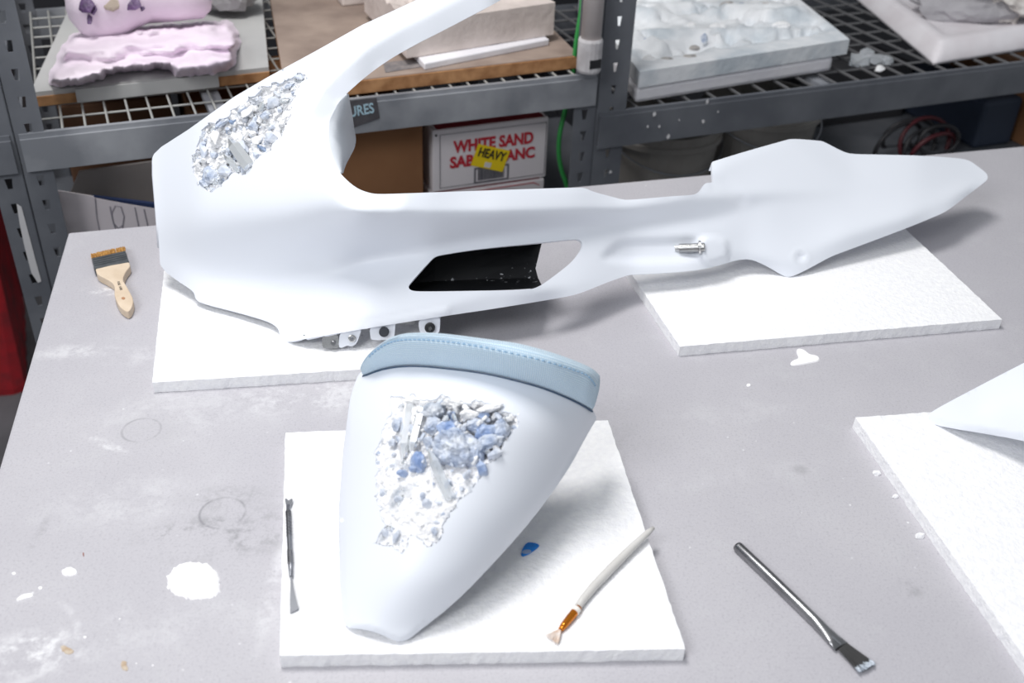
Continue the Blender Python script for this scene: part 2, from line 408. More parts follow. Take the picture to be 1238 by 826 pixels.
# ------------------------------------------------------------------ polystyrene boards
BT = .0133
def board(corners, label, seed, bot=None):
    rnd = random.Random(seed)
    top = [P(x, y, BT) for x, y in corners]; bt = [np.array([p[0], p[1], TZ + .0002]) for p in top]
    T = []; B = []
    for i in range(4):
        a, b = top[i], top[(i + 1) % 4]; n = max(6, int(np.linalg.norm(b - a) / .006)); d = (b - a) / np.linalg.norm(b - a); nn = np.array([d[1], -d[0], 0])
        for k in range(n):
            q = a + (b - a) * k / n
            T.append(q + nn * (rnd.random() - .6) * .0008 + np.array([0, 0, -rnd.random() * .0004]))
            B.append(np.array([q[0], q[1], TZ + .0002]) + nn * (rnd.random() - .6) * .001)
    v, f = prism(B, T)
    n = len(B); c1 = len(v); v += [np.mean(top, 0)]; v += [np.mean(bt, 0)]
    f = f[2:] + [(n + i, n + (i + 1) % n, c1) for i in range(n)] + [((i + 1) % n, i, c1 + 1) for i in range(n)]
    o = mk('foam_board', v, f, M_foam); return tag(o, label, 'board', 'white polystyrene boards on the table')
board([(338, 793), (829, 785), (735, 508), (345, 523)], 'square white foam board under the seat cowl in the foreground', 1)
q = P(822, 419, BT); r_ = P(1212, 386, BT); s_ = P(1096, 278, BT); t_ = q + (P(763, 331, BT) - q) * 1.45
def unP(p):
    d = np.asarray(p) - CAM; z = d @ FWD; return (619 + FPX * (d @ RT) / z, 413 - FPX * (d @ UP) / z)
board([(822, 419), (1212, 386), unP(r_ + (s_ - r_) * 1.15), unP(t_)], 'white foam board under the pointed tail of the long fairing', 2)
q = P(184, 462.5, BT); e1 = P(437, 446.5, BT) - q; e2 = P(198, 329.6, BT) - q
e1 *= .3 / np.linalg.norm(e1); e2 *= .305 / np.linalg.norm(e2)
board([(184, 462.5), unP(q + e1), unP(q + e1 + e2), unP(q + e2)], 'white foam board under the wide left end of the long fairing', 3)
q = P(1034, 504.6, BT); e1 = P(1127.7, 497.8, BT) - q; e1 /= np.linalg.norm(e1); e2 = P(1242, 800, BT) - q; e2 /= np.linalg.norm(e2)
board([unP(q + e2 * .36), unP(q + e2 * .36 + e1 * .36), unP(q + e1 * .36), (1034, 504.6)], 'white foam board cut off by the right edge of the photo', 4)

# ------------------------------------------------------------------ long motorcycle side fairing
LT = [(150, -60, .33), (240, -60, .345), (430, -60, .345), (600, -60, .335), (760, -60, .25), (1240, -60, .22)]
LE = [(170, 190, .140), (184, 190, .142), (240, 150, .190), (340, 150, .208), (400, 200, .190), (430, 228, .178), (520, 231, .170), (600, 229, .158), (700, 228, .140), (750, 241, .116),
      (836, 236, .112), (862, 205, .128), (956, 168, .131), (1030, 186, .106), (1110, 188, .095), (1170, 193, .078), (1194, 212, .064), (1240, 214, .06)]
LU = [(170, 286, .072), (184, 275, .076), (240, 268, .108), (340, 262, .138), (400, 254, .160), (430, 255, .164), (520, 258, .152), (600, 257, .142), (700, 254, .122), (760, 252, .108), (860, 238, .106),
      (930, 233, .098), (1030, 230, .081), (1110, 225, .074), (1194, 214, .063), (1240, 215, .06)]
LL = [(170, 320, .036), (184, 318, .038), (240, 342, .032), (340, 335, .054), (400, 322, .072), (430, 316, .080), (460, 310, .088), (520, 301, .100), (600, 287, .103), (700, 277, .092), (760, 272, .084), (860, 263, .080),
      (930, 244, .088), (1030, 241, .0745), (1110, 235, .069), (1194, 215, .0625), (1240, 216, .06)]
LV = [(170, 326, .034), (184, 323, .036), (240, 363, .025), (341, 408, .018), (388, 395, .038), (430, 388, .045), (541, 371, .052), (600, 352, .060), (650, 351, .058), (700, 345, .050), (760, 322, .047), (840, 318, .044), (900, 306, .041),
      (928, 313, .035), (954, 318, .030), (1020, 287, .049), (1100, 261, .058), (1180, 225, .064), (1194, 216, .062), (1240, 217, .06)]
LB = [(170, 330, .030), (184, 325, .034), (200, 334, .030), (240, 369, .0205), (335, 405, .0145), (341, 415, .0135), (388, 407, .030), (430, 399, .036), (541, 381, .043), (646, 364, .045), (697, 356, .043), (730, 343, .042), (764, 332, .039), (840, 327, .037),
      (900, 313, .034), (928, 322, .024), (954, 336, .0136), (966, 331, .018), (1010, 308, .031), (1097, 276, .044), (1145, 255, .052), (1194, 217, .061), (1240, 218, .06)]
FH = HM([LT, LE, LU, LL, LV, LB], 150, 1244, -70, 470, sx=9, sy=3.4)
F_OUT = [(184, 196), (183.6, 192), (186, 186), (194.5, 178.6), (228, 157), (284, 117), (325, 92.7), (383, 61.2), (440.5, 29), (472, 14.5), (503.5, 0), (545, -20), (590, -38), (640, -54),
         (660, -42), (640, -22), (606.5, 0), (573.8, 17), (535, 37.5), (496, 57), (460, 78.7), (428.5, 104), (409, 123.5), (398, 145), (396, 164.7), (399.4, 184), (404, 199), (412.5, 211.4), (429.5, 227), (446.5, 233.6), (460, 235),
         (501.8, 233.4), (569.6, 231), (640, 228.5), (698.5, 226.6), (708, 227.5), (716, 231.5), (740, 238), (751, 241), (760, 242), (815, 237), (839, 235.9), (845.8, 232), (849.5, 225.6), (852.4, 221.4), (857, 221), (863, 220.5),
         (862, 217), (860.6, 206.7), (860.4, 196), (860.4, 195.8), (900, 183.5), (953, 168.6), (956, 168.2), (965, 168.1), (991, 170.2), (995, 170.8), (1020, 184), (1031, 186.4), (1060, 186.9), (1111, 188), (1158, 191), (1170.8, 193.6), (1178, 198), (1192.6, 209), (1194.7, 214.5), (1193.5, 218), (1170, 236),
         (1145, 255.4), (1130, 262), (1096.3, 276), (1020, 304.5), (1005, 310), (985, 321), (966.5, 330.8), (956, 334.8), (953, 335), (947, 334), (927.8, 322.3), (914, 316), (908, 314.2), (901, 313.4), (889, 315), (860, 323.5), (839, 327.4), (800, 330.5), (764, 332.2), (757, 333.5), (732.6, 342), (710, 351.5), (697, 356), (684, 359), (660, 363.2),
         (600, 373), (543.5, 381.3), (541, 381.8), (507, 387), (446, 396.8), (387.9, 406.5), (342, 414.8), (340.4, 414.8), (338, 405), (336.5, 397.7), (330.7, 392.6), (320, 387.6), (290, 379), (240.8, 366.2), (236, 361), (235, 355), (232, 351), (215, 340), (200, 328.9), (194, 321), (193.4, 318), (191, 273), (188, 242), (185, 210)]
F_OUT = resample(chaikin(F_OUT, 2), 3.2)
F_VENT = [(493.3, 347.7), (495, 343.5), (522, 313.5), (527, 310), (533, 308.4), (575, 301.5), (655, 293.3), (692.7, 289.3), (700, 289.6), (704.5, 293), (703.5, 301), (692.7, 316), (673.8, 331), (655, 344.6), (648, 348.5), (640, 350.2), (587.6, 351.5), (512, 352.6), (497, 351.8)]
F_VENT = resample(chaikin(F_VENT, 2), 3.2)
F_PIT = [(372, 91), (362.5, 87.4), (349.5, 97), (333, 98), (319, 107), (297, 122), (275.4, 139.7), (247, 155), (240.5, 168), (236, 182), (233, 196), (234, 209.5), (240.5, 220), (253.6, 232), (266.7, 227), (276, 215), (284, 209.5), (293, 212.7), (303, 205), (308, 194), (323, 183), (335, 170), (341, 160), (345, 153), (349.5, 140), (354, 124.5), (358, 107), (366, 100)]
def jag(poly, amp, seed, sp=2.6):
    q = resample(poly, sp); return q + np.c_[fbm(q, .11, 3, seed), fbm(q, .11, 3, seed + 4)] * amp
F_PITJ = jag(F_PIT, 4.5, 11)
INNER = np.array([(680, -55), (640, -22), (606.5, 0), (573.8, 17), (535, 37.5), (496, 57), (460, 78.7), (428.5, 104), (409, 123.5), (398, 145), (396, 164.7), (399.4, 184), (404, 199), (412.5, 211.4), (429.5, 227), (446.5, 233.6), (470, 235)], float)
RECESS = resample(chaikin([(716, 321), (737, 292), (752, 285), (800, 284), (846, 281), (850, 300), (846, 318), (800, 324)], 2), 3)
BOSS = resample(chaikin([(846, 288), (858, 285.5), (876, 289), (881, 294), (881, 312), (868, 318), (850, 318), (845, 303)], 1), 3)
def fpush(xy):
    xy = np.asarray(xy, float); t = np.zeros(len(xy))
    m = (xy[:, 0] < 700) & (xy[:, 1] < 262)
    d = dist_poly(INNER, xy[m], closed=False)
    t[m] += np.clip(24 - d, 0, 99) * .00060 * (1 - sstep(xy[m][:, 0], 425, 520) * (xy[m][:, 1] > 150))
    m = (xy[:, 0] > 700) & (xy[:, 0] < 870) & (xy[:, 1] > 260)
    d = dist_poly(RECESS, xy[m]); ins = inside(RECESS, xy[m][:, 0], xy[m][:, 1])
    t[m] += np.where(ins, sstep(d, 0, 14) * .0075, 0)
    m = (xy[:, 0] > 835) & (xy[:, 0] < 892) & (xy[:, 1] > 272)
    d = dist_poly(BOSS, xy[m]); ins = inside(BOSS, xy[m][:, 0], xy[m][:, 1]); dd = np.where(ins, d, -d)
    t[m] -= sstep(dd, -1.5, 3) * .0075
    d = np.hypot(xy[:, 0] - 968, (xy[:, 1] - 311) * 1.1); t += (1 - sstep(d, 3, 8)) * .0035 - np.exp(-((d - 8.5) / 2.) ** 2) * .001
    d = np.hypot(xy[:, 0] - 368, xy[:, 1] - 406); t -= (1 - sstep(d, 3, 6)) * .002
    # raised lower ledge ending in a step
    e = np.interp(xy[:, 0], [345, 430, 541, 560], [409, 395, 372.5, 369]); m = (xy[:, 0] < 545) & (xy[:, 0] > 350)
    t -= np.where(m, sstep(xy[:, 1] - e, -3, 2) * .0022 * (1 - sstep(xy[:, 0], 540, 545)), 0)
    # notch behind the fin and cheek in front of it
    d = dist_poly(np.array([(862, 219.), (875, 223), (895, 240)]), xy, closed=False); t += np.where(xy[:, 0] > 858, (1 - sstep(d, 0, 14)) * .0022, 0)
    # fold along the fin towards the tail
    dd = (xy[:, 0] - 956) * .62 - (xy[:, 1] - 168) * .78; t += sstep(dd, -6, 24) * .004 * sstep(250 - xy[:, 1], 0, 60)
    return t
def fpos(xy):
    return push(Pn(xy, FH(xy)), fpush(xy))
fairing = empty('motorcycle_fairing', [0.0, 1.05, TZ + BT], 'long white motorcycle side fairing with open loop and eroded crystal pocket across two foam boards', 'fairing')
pts, tri = triang(F_OUT, [F_VENT, F_PITJ], 4.6)
V = fpos(pts); tri = orient(V, tri)
mk('shell', *thicken(V, tri, .0032)[:2], M_shell, fairing, smooth=True)
FV, FT = V, tri
# flange that runs back from the inside of the loop
fe = np.array([(418.5, 113.5), (409, 123.5), (402, 135), (398, 145), (396.3, 155), (396, 164.7), (397, 175), (399.4, 184), (404, 199), (411.5, 210.5)])
ff = np.array([(420, 113), (422, 124), (424.5, 138), (426, 150), (427.5, 160), (429.3, 169), (427.5, 179), (424, 186), (417, 199), (413.5, 210)])
fe = resample(chaikin(fe, 2, False), 3.5, False); ff = chaikin(ff, 2, False); n = len(fe)
_L = np.r_[0, np.cumsum(np.linalg.norm(np.diff(ff, axis=0), axis=1))]; _t = np.linspace(0, _L[-1], n); ff = np.c_[np.interp(_t, _L, ff[:, 0]), np.interp(_t, _L, ff[:, 1])]
A = fpos(fe); _h = np.polyval(np.polyfit(np.linspace(0, 1, n), A[:, 2] - TZ, 1), np.linspace(0, 1, n))
B = []
for k in range(n):
    _d = ray(*ff[k]); B.append(CAM + _d * ((A[k, 1] + .015 + .075 * math.sin(math.pi * (k + .5) / n) - CAM[1]) / _d[1]))
B = np.array(B)
v = [tuple(x) for x in A] + [tuple(x) for x in B] ; n = len(A)
o = mk('inner_flange', v, [(i, i + 1, n + i + 1, n + i) for i in range(n - 1)], mat('flange_white_paint', (236, 241, 248), .5), fairing, smooth=True)  # slightly paler white than the shell paint
m = o.modifiers.new('thickness', 'SOLIDIFY'); m.thickness = .003; m.offset = 0
# returns that give the upper left end its depth
e = np.array([(191.5, 300), (190, 273), (187.5, 242), (185, 212), (185, 195), (187.5, 187), (196, 179), (228, 158.5), (284, 118.5), (325, 94.5), (383, 63), (440, 31), (472, 16.5), (504, 2)])
A = fpos(e); n = len(A); A = push(A, np.full(n, .0035)); B = A + np.array([.012, .045, -.012]); C_ = A + np.array([.03, .075, -.035])
v = [tuple(x) for x in np.vstack([A, B, C_])]
o = mk('edge_return', v, [(r * n + i, r * n + i + 1, (r + 1) * n + i + 1, (r + 1) * n + i) for r in range(2) for i in range(n - 1)], M_shell, fairing, smooth=True)
m = o.modifiers.new('thickness', 'SOLIDIFY'); m.thickness = .003; m.offset = 0
# black liner behind the vent
top = np.array([(522, 306), (575, 299), (657, 291)]); 
prof = []
for x, yt, yb, yf in ((490, 340, 345, 356), (505, 322, 342, 356), (526, 304, 340, 356), (575, 295, 338, 356), (620, 291, 336.5, 356)):
    r0 = fpos([(x, yt)])[0]; bk = push(np.array([r0]), [.05])[0]
    # straight chamber: back wall standing behind the opening, floor running forward
    p_f = push(fpos([(x, yf)]), [.004])[0]; p_b = push(fpos([(x, yb)]), [.058])[0]
    p_t = push(fpos([(x, yt)]), [.062])[0]; p_r = push(fpos([(x, yt - 4)]), [.004])[0]
    prof.append([p_f, p_f * .5 + p_b * .5, p_b, p_b * .67 + p_t * .33, p_b * .33 + p_t * .67, p_t, p_r])
endx = [648, 655.5, 650.5, 647.5, 650.5, 655.5, 656.5]
k = len(prof[0]); last = []
for j, x in enumerate(endx):
    y = (356, 346, 336, 324.6, 312, 292, 289)[j]; d_ = (.004, .03, .058, .059, .06, .062, .004)[j]
    last.append(push(fpos([(x, y)]), [d_])[0])
prof.append(last); n = len(prof)
v = [tuple(p) for r in prof for p in r]
M_liner = bpy.data.materials.new('black_dusty_liner'); M_liner.use_nodes = True
nt = M_liner.node_tree; b = nt.nodes['Principled BSDF']; b.inputs['Roughness'].default_value = .45
tc = nt.nodes.new('ShaderNodeTexCoord'); nz = nt.nodes.new('ShaderNodeTexNoise'); nz.inputs['Scale'].default_value = 230; nz.inputs['Detail'].default_value = 2
rp = nt.nodes.new('ShaderNodeValToRGB'); rp.color_ramp.elements[0].position = .66; rp.color_ramp.elements[1].position = .74
rp.color_ramp.elements[0].color = lin((24, 25, 28)); rp.color_ramp.elements[1].color = lin((190, 192, 196))
gz = nt.nodes.new('ShaderNodeSeparateXYZ'); nt.links.new(tc.outputs['Object'], gz.inputs[0])
mr = nt.nodes.new('ShaderNodeMapRange'); mr.inputs[1].default_value = .018; mr.inputs[2].default_value = .006
mu = nt.nodes.new('ShaderNodeMath'); mu.operation = 'ADD'; mu2 = nt.nodes.new('ShaderNodeMath'); mu2.operation = 'MULTIPLY'; mu2.inputs[1].default_value = .22
ad = nt.nodes.new('ShaderNodeMath'); ad.operation = 'SUBTRACT'; ad.inputs[1].default_value = .19
nt.links.new(gz.outputs[2], mr.inputs[0]); nt.links.new(mr.outputs[0], mu2.inputs[0]); nt.links.new(nz.outputs[0], mu.inputs[0]); nt.links.new(mu2.outputs[0], mu.inputs[1])
nt.links.new(mu.outputs[0], ad.inputs[0]); nt.links.new(ad.outputs[0], rp.inputs[0])
nt.links.new(tc.outputs['Object'], nz.inputs['Vector']); nt.links.new(rp.outputs[0], b.inputs['Base Color'])
o = mk('vent_liner', v, [(i * k + j, (i + 1) * k + j, (i + 1) * k + j + 1, i * k + j + 1) for i in range(n - 1) for j in range(k - 1)], M_liner, fairing, smooth=False)
m = o.modifiers.new('thickness', 'SOLIDIFY'); m.thickness = .002; m.offset = -1
# small hook at the fin's front end
v, f = prism([P(860.6, 196, .126), P(856.7, 206.7, .118), P(860.8, 206.0, .118)], [P(861.5, 196, .117), P(858.2, 206.9, .110), P(861.5, 206.6, .110)])
mk('fin_hook', v, f, M_shell, fairing)
# threaded stud in the recess
a = push(fpos([(852, 299)]), [-.002])[0]; b = push(fpos([(816, 300.5)]), [.0005])[0]; d = (b - a)
pth = []; rd = []
for i in range(61):
    t = i / 60; pth.append(a + d * t); rd.append(.0052 + (.0007 if i % 2 else 0) if i < 52 else .0040)
stud = mk('threaded_stud', *tube(pth, rd, 14), M_metal, fairing, smooth=False)
mk('collar', *tube([a + d * .12, a + d * .13, a + d * .2, a + d * .21], [.0065, .0085, .0085, .0065], 16), M_metal, stud)
# tabs under the lower edge
def tab(px, dep, m, name='mounting_tab'):
    q = resample(chaikin(px, 2), 1.6)
    eb = np.interp(q[:, 0], [l[0] for l in LB], [l[1] for l in LB]); hb = np.interp(q[:, 0], [l[0] for l in LB], [l[2] for l in LB])
    h = np.maximum(hb - .001 - (q[:, 1] - eb) * .00085, .0142)
    A = Pn(q, h); B = A + np.array([0, .004, .001]); A = A
    return mk(name, *prism([tuple(x) for x in B], [tuple(x) for x in A]), m, fairing)
def hb(x, y):
    return np.interp(x, [l[0] for l in LB], [l[2] for l in LB]) - .001 - (y - np.interp(x, [l[0] for l in LB], [l[1] for l in LB])) * .00085
def disc(name, x, y, r, hgt, m, par, n=20, hole=0.):
    c = P(x, y, hb(x, y)); d = -(ray(x, y)); d /= np.linalg.norm(d); d = d * .8 + np.array([0, -.3, -.1]); d /= np.linalg.norm(d)
    s = np.linalg.norm(c - CAM) / FPX * r
    return mk(name, *tube([c - d * .002, c + d * hgt * .8, c + d * hgt], [s, s, s * .82], n), m, par)
t1 = tab([(389, 405), (409, 402), (410, 420), (408, 421.5), (391, 421.5), (389.5, 418)], .004, M_metal, 'spring_clip')
disc('clip_bolt', 403, 415, 3.2, .003, M_steel, t1)
t2 = tab([(411, 399), (438, 396), (434, 408), (431, 416), (425, 419.5), (420, 417.5), (413, 421), (409, 420)], .004, M_shell)
x = disc('bolt', 425.5, 409, 4.6, .002, M_metal, t2); disc('bolt_socket', 425.5, 409, 2.2, .0026, M_dsteel, t2)
t3 = tab([(447, 393), (478, 388), (478, 392), (476.5, 410), (474, 411), (450, 411.5), (447.5, 409)], .004, M_shell)
disc('rubber_plug', 464.3, 401, 6, .0035, M_rubber, t3)
t4 = tab([(505, 385), (532, 380), (532, 398), (530, 403), (525, 405.5), (511, 405.5), (507.5, 403)], .004, M_shell)
disc('rubber_grommet', 519.7, 396, 6.3, .003, M_black, t4); disc('screw', 520.3, 396.6, 2.6, .0042, M_metal, t4)
disc('rivet_hole', 368, 406, 1.4, .0015, M_black, fairing)

# crystal pockets -----------------------------------------------------------
def pocket(name, outline, posf, depth, par, m, sp, seed, grow=2.5):
    c = outline.mean(0)
    n_ = np.roll(outline, -1, 0) - np.roll(outline, 1, 0); n_ = np.c_[n_[:, 1], -n_[:, 0]]; n_ /= np.linalg.norm(n_, axis=1, keepdims=True) + 1e-9
    if inside(outline, (outline + n_)[:, 0], (outline + n_)[:, 1]).mean() > .5: n_ = -n_
    big = resample(chaikin(outline + n_ * grow, 1), 3.)
    pts, tri = triang(big, [], sp)
    V = posf(pts); d = dist_poly(outline, pts); ins = inside(outline, pts[:, 0], pts[:, 1]); dd = np.where(ins, d, -d)
    t = depth(pts, dd); t = np.where(dd < 0, .0042, t)
    V = push(V, t); tri = orient(V, tri)
    return mk(name, V, tri, m, par, smooth=False)
def rough(pts, seed):
    r1 = np.array([noise.ridged_multi_fractal(Vector((p[0] * .045 + seed, p[1] * .045, seed)), .9, 2.2, 4, 1., 2.) for p in pts])
    r2 = fbm(pts, .16, 3, seed); r3 = np.array([noise.voronoi(Vector((p[0] * .09, p[1] * .09, seed)))[0][0] for p in pts])
    return r1, r2, r3
def fdepth(pts, dd):
    r1, r2, r3 = rough(pts, 3.2)
    return np.clip(.0022 + sstep(dd, 0, 14) * .0035 + sstep(dd, 0, 5) * ((1.1 - r1) * .0035 + r2 * .0035 + r3 * .004 - .001), .0008, .02)
fbed = pocket('crystal_pocket', F_PITJ, fpos, fdepth, fairing, M_bed, 2.0, 5)
def chunk(posf, x, y, rx, ry, m, par, seed, ang=0., lift=0.0, dep=.8, n=22, name='crystal_chunk', flat=False):
    rnd = random.Random(seed); c = push(posf([(x, y)]), [lift])[0]
    s = np.linalg.norm(c - CAM) / FPX; fw = (c - CAM) / np.linalg.norm(c - CAM)
    a = math.radians(ang); ex = RT * math.cos(a) - UP * math.sin(a); ey = RT * math.sin(a) + UP * math.cos(a)
    bm = bmesh.new()
    for i in range(n):
        z = rnd.uniform(-1, 1); t = rnd.uniform(0, 6.283); q = math.sqrt(1 - z * z); k = rnd.uniform(.82, 1.05)
        p = c + (ex * rx * q * math.cos(t) + ey * ry * q * math.sin(t) + fw * z * dep * (rx + ry) / 2) * s * k
        bm.verts.new(p)
    r = bmesh.ops.convex_hull(bm, input=bm.verts[:])
    bmesh.ops.delete(bm, geom=[g for g in r['geom_interior'] if isinstance(g, bmesh.types.BMVert)], context='VERTS')
    return from_bm(name, bm, m, par)
def lump(posf, x, y, rx, ry, m, par, seed, ang=0., lift=0., dep=.8, sub=3, amp=.3, name='crusted_lump'):
    c = push(posf([(x, y)]), [lift])[0]; s = np.linalg.norm(c - CAM) / FPX; fw = (c - CAM) / np.linalg.norm(c - CAM)
    a = math.radians(ang); ex = RT * math.cos(a) - UP * math.sin(a); ey = RT * math.sin(a) + UP * math.cos(a)
    bm = bmesh.new(); bmesh.ops.create_icosphere(bm, subdivisions=sub, radius=1)
    for v in bm.verts:
        q = v.co.copy(); k = 1 + amp * noise.fractal(q * 1.6 + Vector((seed, seed * 2.1, 0)), .7, 2.2, 4) + amp * .35 * noise.voronoi(q * 3 + Vector((seed, 0, 0)))[0][0]
        v.co = Vector(c + (ex * q.x * rx + ey * q.y * ry + fw * q.z * dep * (rx + ry) / 2) * s * k)
    return from_bm(name, bm, m, par)
def quartz(posf, x0, y0, x1, y1, wd, par, lift0=0., lift1=0., tip=.22, m=None, top=.04, rot=.3):
    a = push(posf([(x0, y0)]), [lift0])[0]; b = push(posf([(x1, y1)]), [lift1])[0]; s = np.linalg.norm(a - CAM) / FPX; r = wd * .5 * s
    d = b - a
    V, F = tube([a, a + d * top, a + d * (1 - tip), b], [r * .8, r, r * .93, r * .16], 6)
    return mk('quartz_crystal', V, F, m or M_quartz, par)
ch = lambda *a, **k: chunk(fpos, *a, par=fbed, **k)
quartz(fpos, 303, 204, 277, 168, 17, fbed, .003, -.004, tip=.25)
quartz(fpos, 291, 208, 270, 186, 9, fbed, .004, .0, tip=.3)
ch(272, 207, 10, 9, M_pale, seed=1); ch(255, 212, 11, 13, M_slate, seed=2, lift=.003); ch(246, 184, 5, 13, M_pale, seed=3, ang=-12, lift=.002)
ch(281, 147, 5, 4.5, M_dark, seed=4, lift=.001); ch(306, 153, 7, 8, M_slate, seed=5, lift=.001); ch(330, 124, 9, 7.5, M_pale, seed=6); ch(345, 122, 8, 4, M_quartz, seed=7)
ch(328, 167, 9, 8, M_pale, seed=8, ang=30); ch(341, 149, 5, 9, M_wlump, seed=9, ang=20); ch(310, 170, 7, 6, M_wlump, seed=10); ch(318, 180, 9, 3, M_dark, seed=12, ang=35, lift=.004); ch(286, 203, 4.5, 2.5, M_black if False else M_dark, seed=13, lift=.003)
ch(248, 222, 8, 7, M_slate, seed=14, lift=.003); ch(362, 94, 7, 4, M_pale, seed=15, ang=15); ch(351, 103, 8, 4, M_slate, seed=16, ang=-35, lift=.002); ch(298, 137, 12, 5, M_wlump, seed=17, ang=-30); ch(262, 168, 9, 12, M_wlump, seed=18, lift=.001)
ch(259, 188, 6, 5, M_slate, seed=19, lift=.004); ch(320, 140, 8, 6, M_slate, seed=20, lift=.003, ang=-20); ch(268, 150, 12, 4, M_slate, seed=21, ang=-32, lift=.003); ch(293, 180, 8, 12, M_pale, seed=22, ang=-40, lift=.004)

def grit(outline, posf, bed, cnt, seed, keep=None):
    rnd = random.Random(seed); x0, y0 = outline.min(0); x1, y1 = outline.max(0)
    sets = [[], [], [], []]
    while cnt:
        x, y = rnd.uniform(x0, x1), rnd.uniform(y0, y1)
        if not inside(outline, np.array([x]), np.array([y]))[0]: continue
        cnt -= 1; c = push(posf([(x, y)]), [.002 + rnd.random() * .004])[0]; s_ = np.linalg.norm(c - CAM) / FPX; r = rnd.choice((1.6, 2.2, 3., 3.8, 4.6)) * s_
        V = []; k = rnd.randint(5, 7); ax = Vector((rnd.gauss(0, 1), rnd.gauss(0, 1), rnd.gauss(0, 1))).normalized() * r * rnd.uniform(.8, 1.5)
        v, f = tube([c - np.array(ax), c + np.array(ax) * .4, c + np.array(ax)], [r * .7, r * .75, r * .2], k)
        sets[rnd.choice((0, 0, 0, 1, 1, 2, 3))].append((v, f))
    for st, m in zip(sets, (M_wlump, M_pale, M_slate, M_quartz)):
        if st: o = mk('crystal_grit', *join(st), m, bed); o['kind'] = 'stuff'
grit(F_PITJ, fpos, fbed, 190, 5)

# ------------------------------------------------------------------ seat cowl with cushion
C_OUT = [(435, 449), (452, 444), (470, 437), (500, 433), (545, 437), (600, 446), (655, 460), (690, 475), (713, 490), (721, 503), (721.2, 507), (720, 509), (708, 529), (687, 569), (644, 628.4), (600.8, 677), (552, 728), (509, 761.5), (494, 773.5), (488, 775), (482, 776), (474, 773.8), (460, 767), (444, 762), (422, 759.6), (418, 757),
         (415.5, 750), (412.5, 715), (411, 680), (410.5, 625), (413, 580), (416, 542), (420, 505), (424, 480), (429, 463)]
C_OUT = resample(chaikin(C_OUT, 2), 3.2)
_k = np.array([(425, 437, .083, 757, .104, .052), (440, 437, .080, 757, .098, .055), (510, 419, .066, 719, .085, .058), (623, 411, .042, 647, .060, .040), (700, 411.5, .027, 579, .042, .023), (745, 415, .0185, 529, .026, .010), (760, 419, .0168, 510, .0215, .005), (776, 423, .0145, 490, .0145, .0006), (800, 423, .012, 480, .012, 0)])
def CH(xy):
    xy = np.asarray(xy, float); y = xy[:, 1]
    xl, hl, xr, hr, bb = [np.interp(y, _k[:, 0], _kk) for _kk in _k[:, 1:].T]
    if not hasattr(CH, 'tab'):
        yy = np.arange(400, 830, 1.); CH.yy = yy; CH.tab = [gblur(np.interp(yy, _k[:, 0], c), 16., 0) for c in _k[:, 1:].T]
    xl, hl, xr, hr, bb = [np.interp(y, CH.yy, c) for c in CH.tab]
    u = np.clip((xy[:, 0] - xl) / (xr - xl), 0, 1)
    return hl + (hr - hl) * u + bb * np.maximum(4 * u * (1 - u), 0) ** .8
def cpos(xy):
    xy = np.asarray(xy, float); V = Pn(xy, CH(xy)); d = dist_poly(C_OUT, xy)
    return push(V, (1 - sstep(d, 0, 4)) * .0025)
C_PIT = [(474, 482.6), (484, 479), (502, 478.6), (516, 484), (528.5, 480), (544.5, 478.6), (558, 486.6), (576.5, 484), (600.4, 490.6), (616, 500), (631, 508), (621.7, 517), (613.8, 532), (603, 550.5), (589.8, 564), (581, 575), (575, 590), (560, 603), (545, 618), (536.5, 633), (532.5, 652), (520.5, 662), (506, 652), (496.6, 646), (492, 660), (487, 670), (470, 660), (452.6, 657), (458, 645), (467, 636), (459.3, 617), (454, 585), (459, 564), (451, 550.5), (454, 542.6), (467, 513), (472.6, 494.6)]
C_PITJ = jag(C_PIT, 5., 21)
cowl = empty('seat_cowl', list(P(470, 745, BT)), 'white tapered motorcycle seat cowl with pale blue cushion and blue crystal pocket', 'seat cowl')
pts, tri = triang(C_OUT, [C_PITJ], 4.6)
V = cpos(pts); tri = orient(V, tri); mk('shell', *thicken(V, tri, .0035)[:2], M_shell, cowl, smooth=True)
# hidden skirt under the left flank and back wall that carry the wide end
e = np.array([(415, 752), (411.5, 700), (411.2, 650), (411.5, 610), (416.5, 545), (424, 484), (430, 464)]); A = push(cpos(e), np.full(len(e), .004)); n = len(A)
B = A.copy(); B[:, 2] = np.maximum(TZ + BT + .0006, A[:, 2] - .035); B[:, 0] += .022; D = A.copy(); D[:, 2] = TZ + BT + .0006; D[:, 0] += .05
o = mk('side_skirt', [tuple(x) for x in np.vstack([A, B, D])], [(r * n + i, r * n + i + 1, (r + 1) * n + i + 1, (r + 1) * n + i) for r in range(2) for i in range(n - 1)], M_shell, cowl, smooth=True)
m = o.modifiers.new('thickness', 'SOLIDIFY'); m.thickness = .003; m.offset = 0
def cdepth(pts, dd):
    r1, r2, r3 = rough(pts, 7.7)
    up = np.exp(-(((pts[:, 0] - 555) / 62) ** 2 + ((pts[:, 1] - 528) / 40) ** 2))
    base = .0012 + up * .021 * sstep(dd, 0, 9)
    return np.clip(base + sstep(dd, 0, 6) * (.2 + up * 1.15) * ((1.1 - r1) * .0035 + r2 * .004 + r3 * .004), .0006, .03)
cbed = pocket('crystal_pocket', C_PITJ, cpos, cdepth, cowl, M_bed, 2.0, 6)
cc = lambda *a, **k: chunk(cpos, *a, par=cbed, **k)
lump(cpos, 556, 545, 30, 22, M_slate, cbed, 1.3, ang=25, lift=.009, dep=.6, sub=4, amp=.32)
lump(cpos, 536, 538, 11, 12, M_slate, cbed, 5.3, lift=.004, amp=.25)
quartz(cpos, 496, 489, 486, 556, 15, cbed, .005, -.001, tip=.24)
quartz(cpos, 511, 494, 497, 548, 14, cbed, .008, .003, tip=.2)
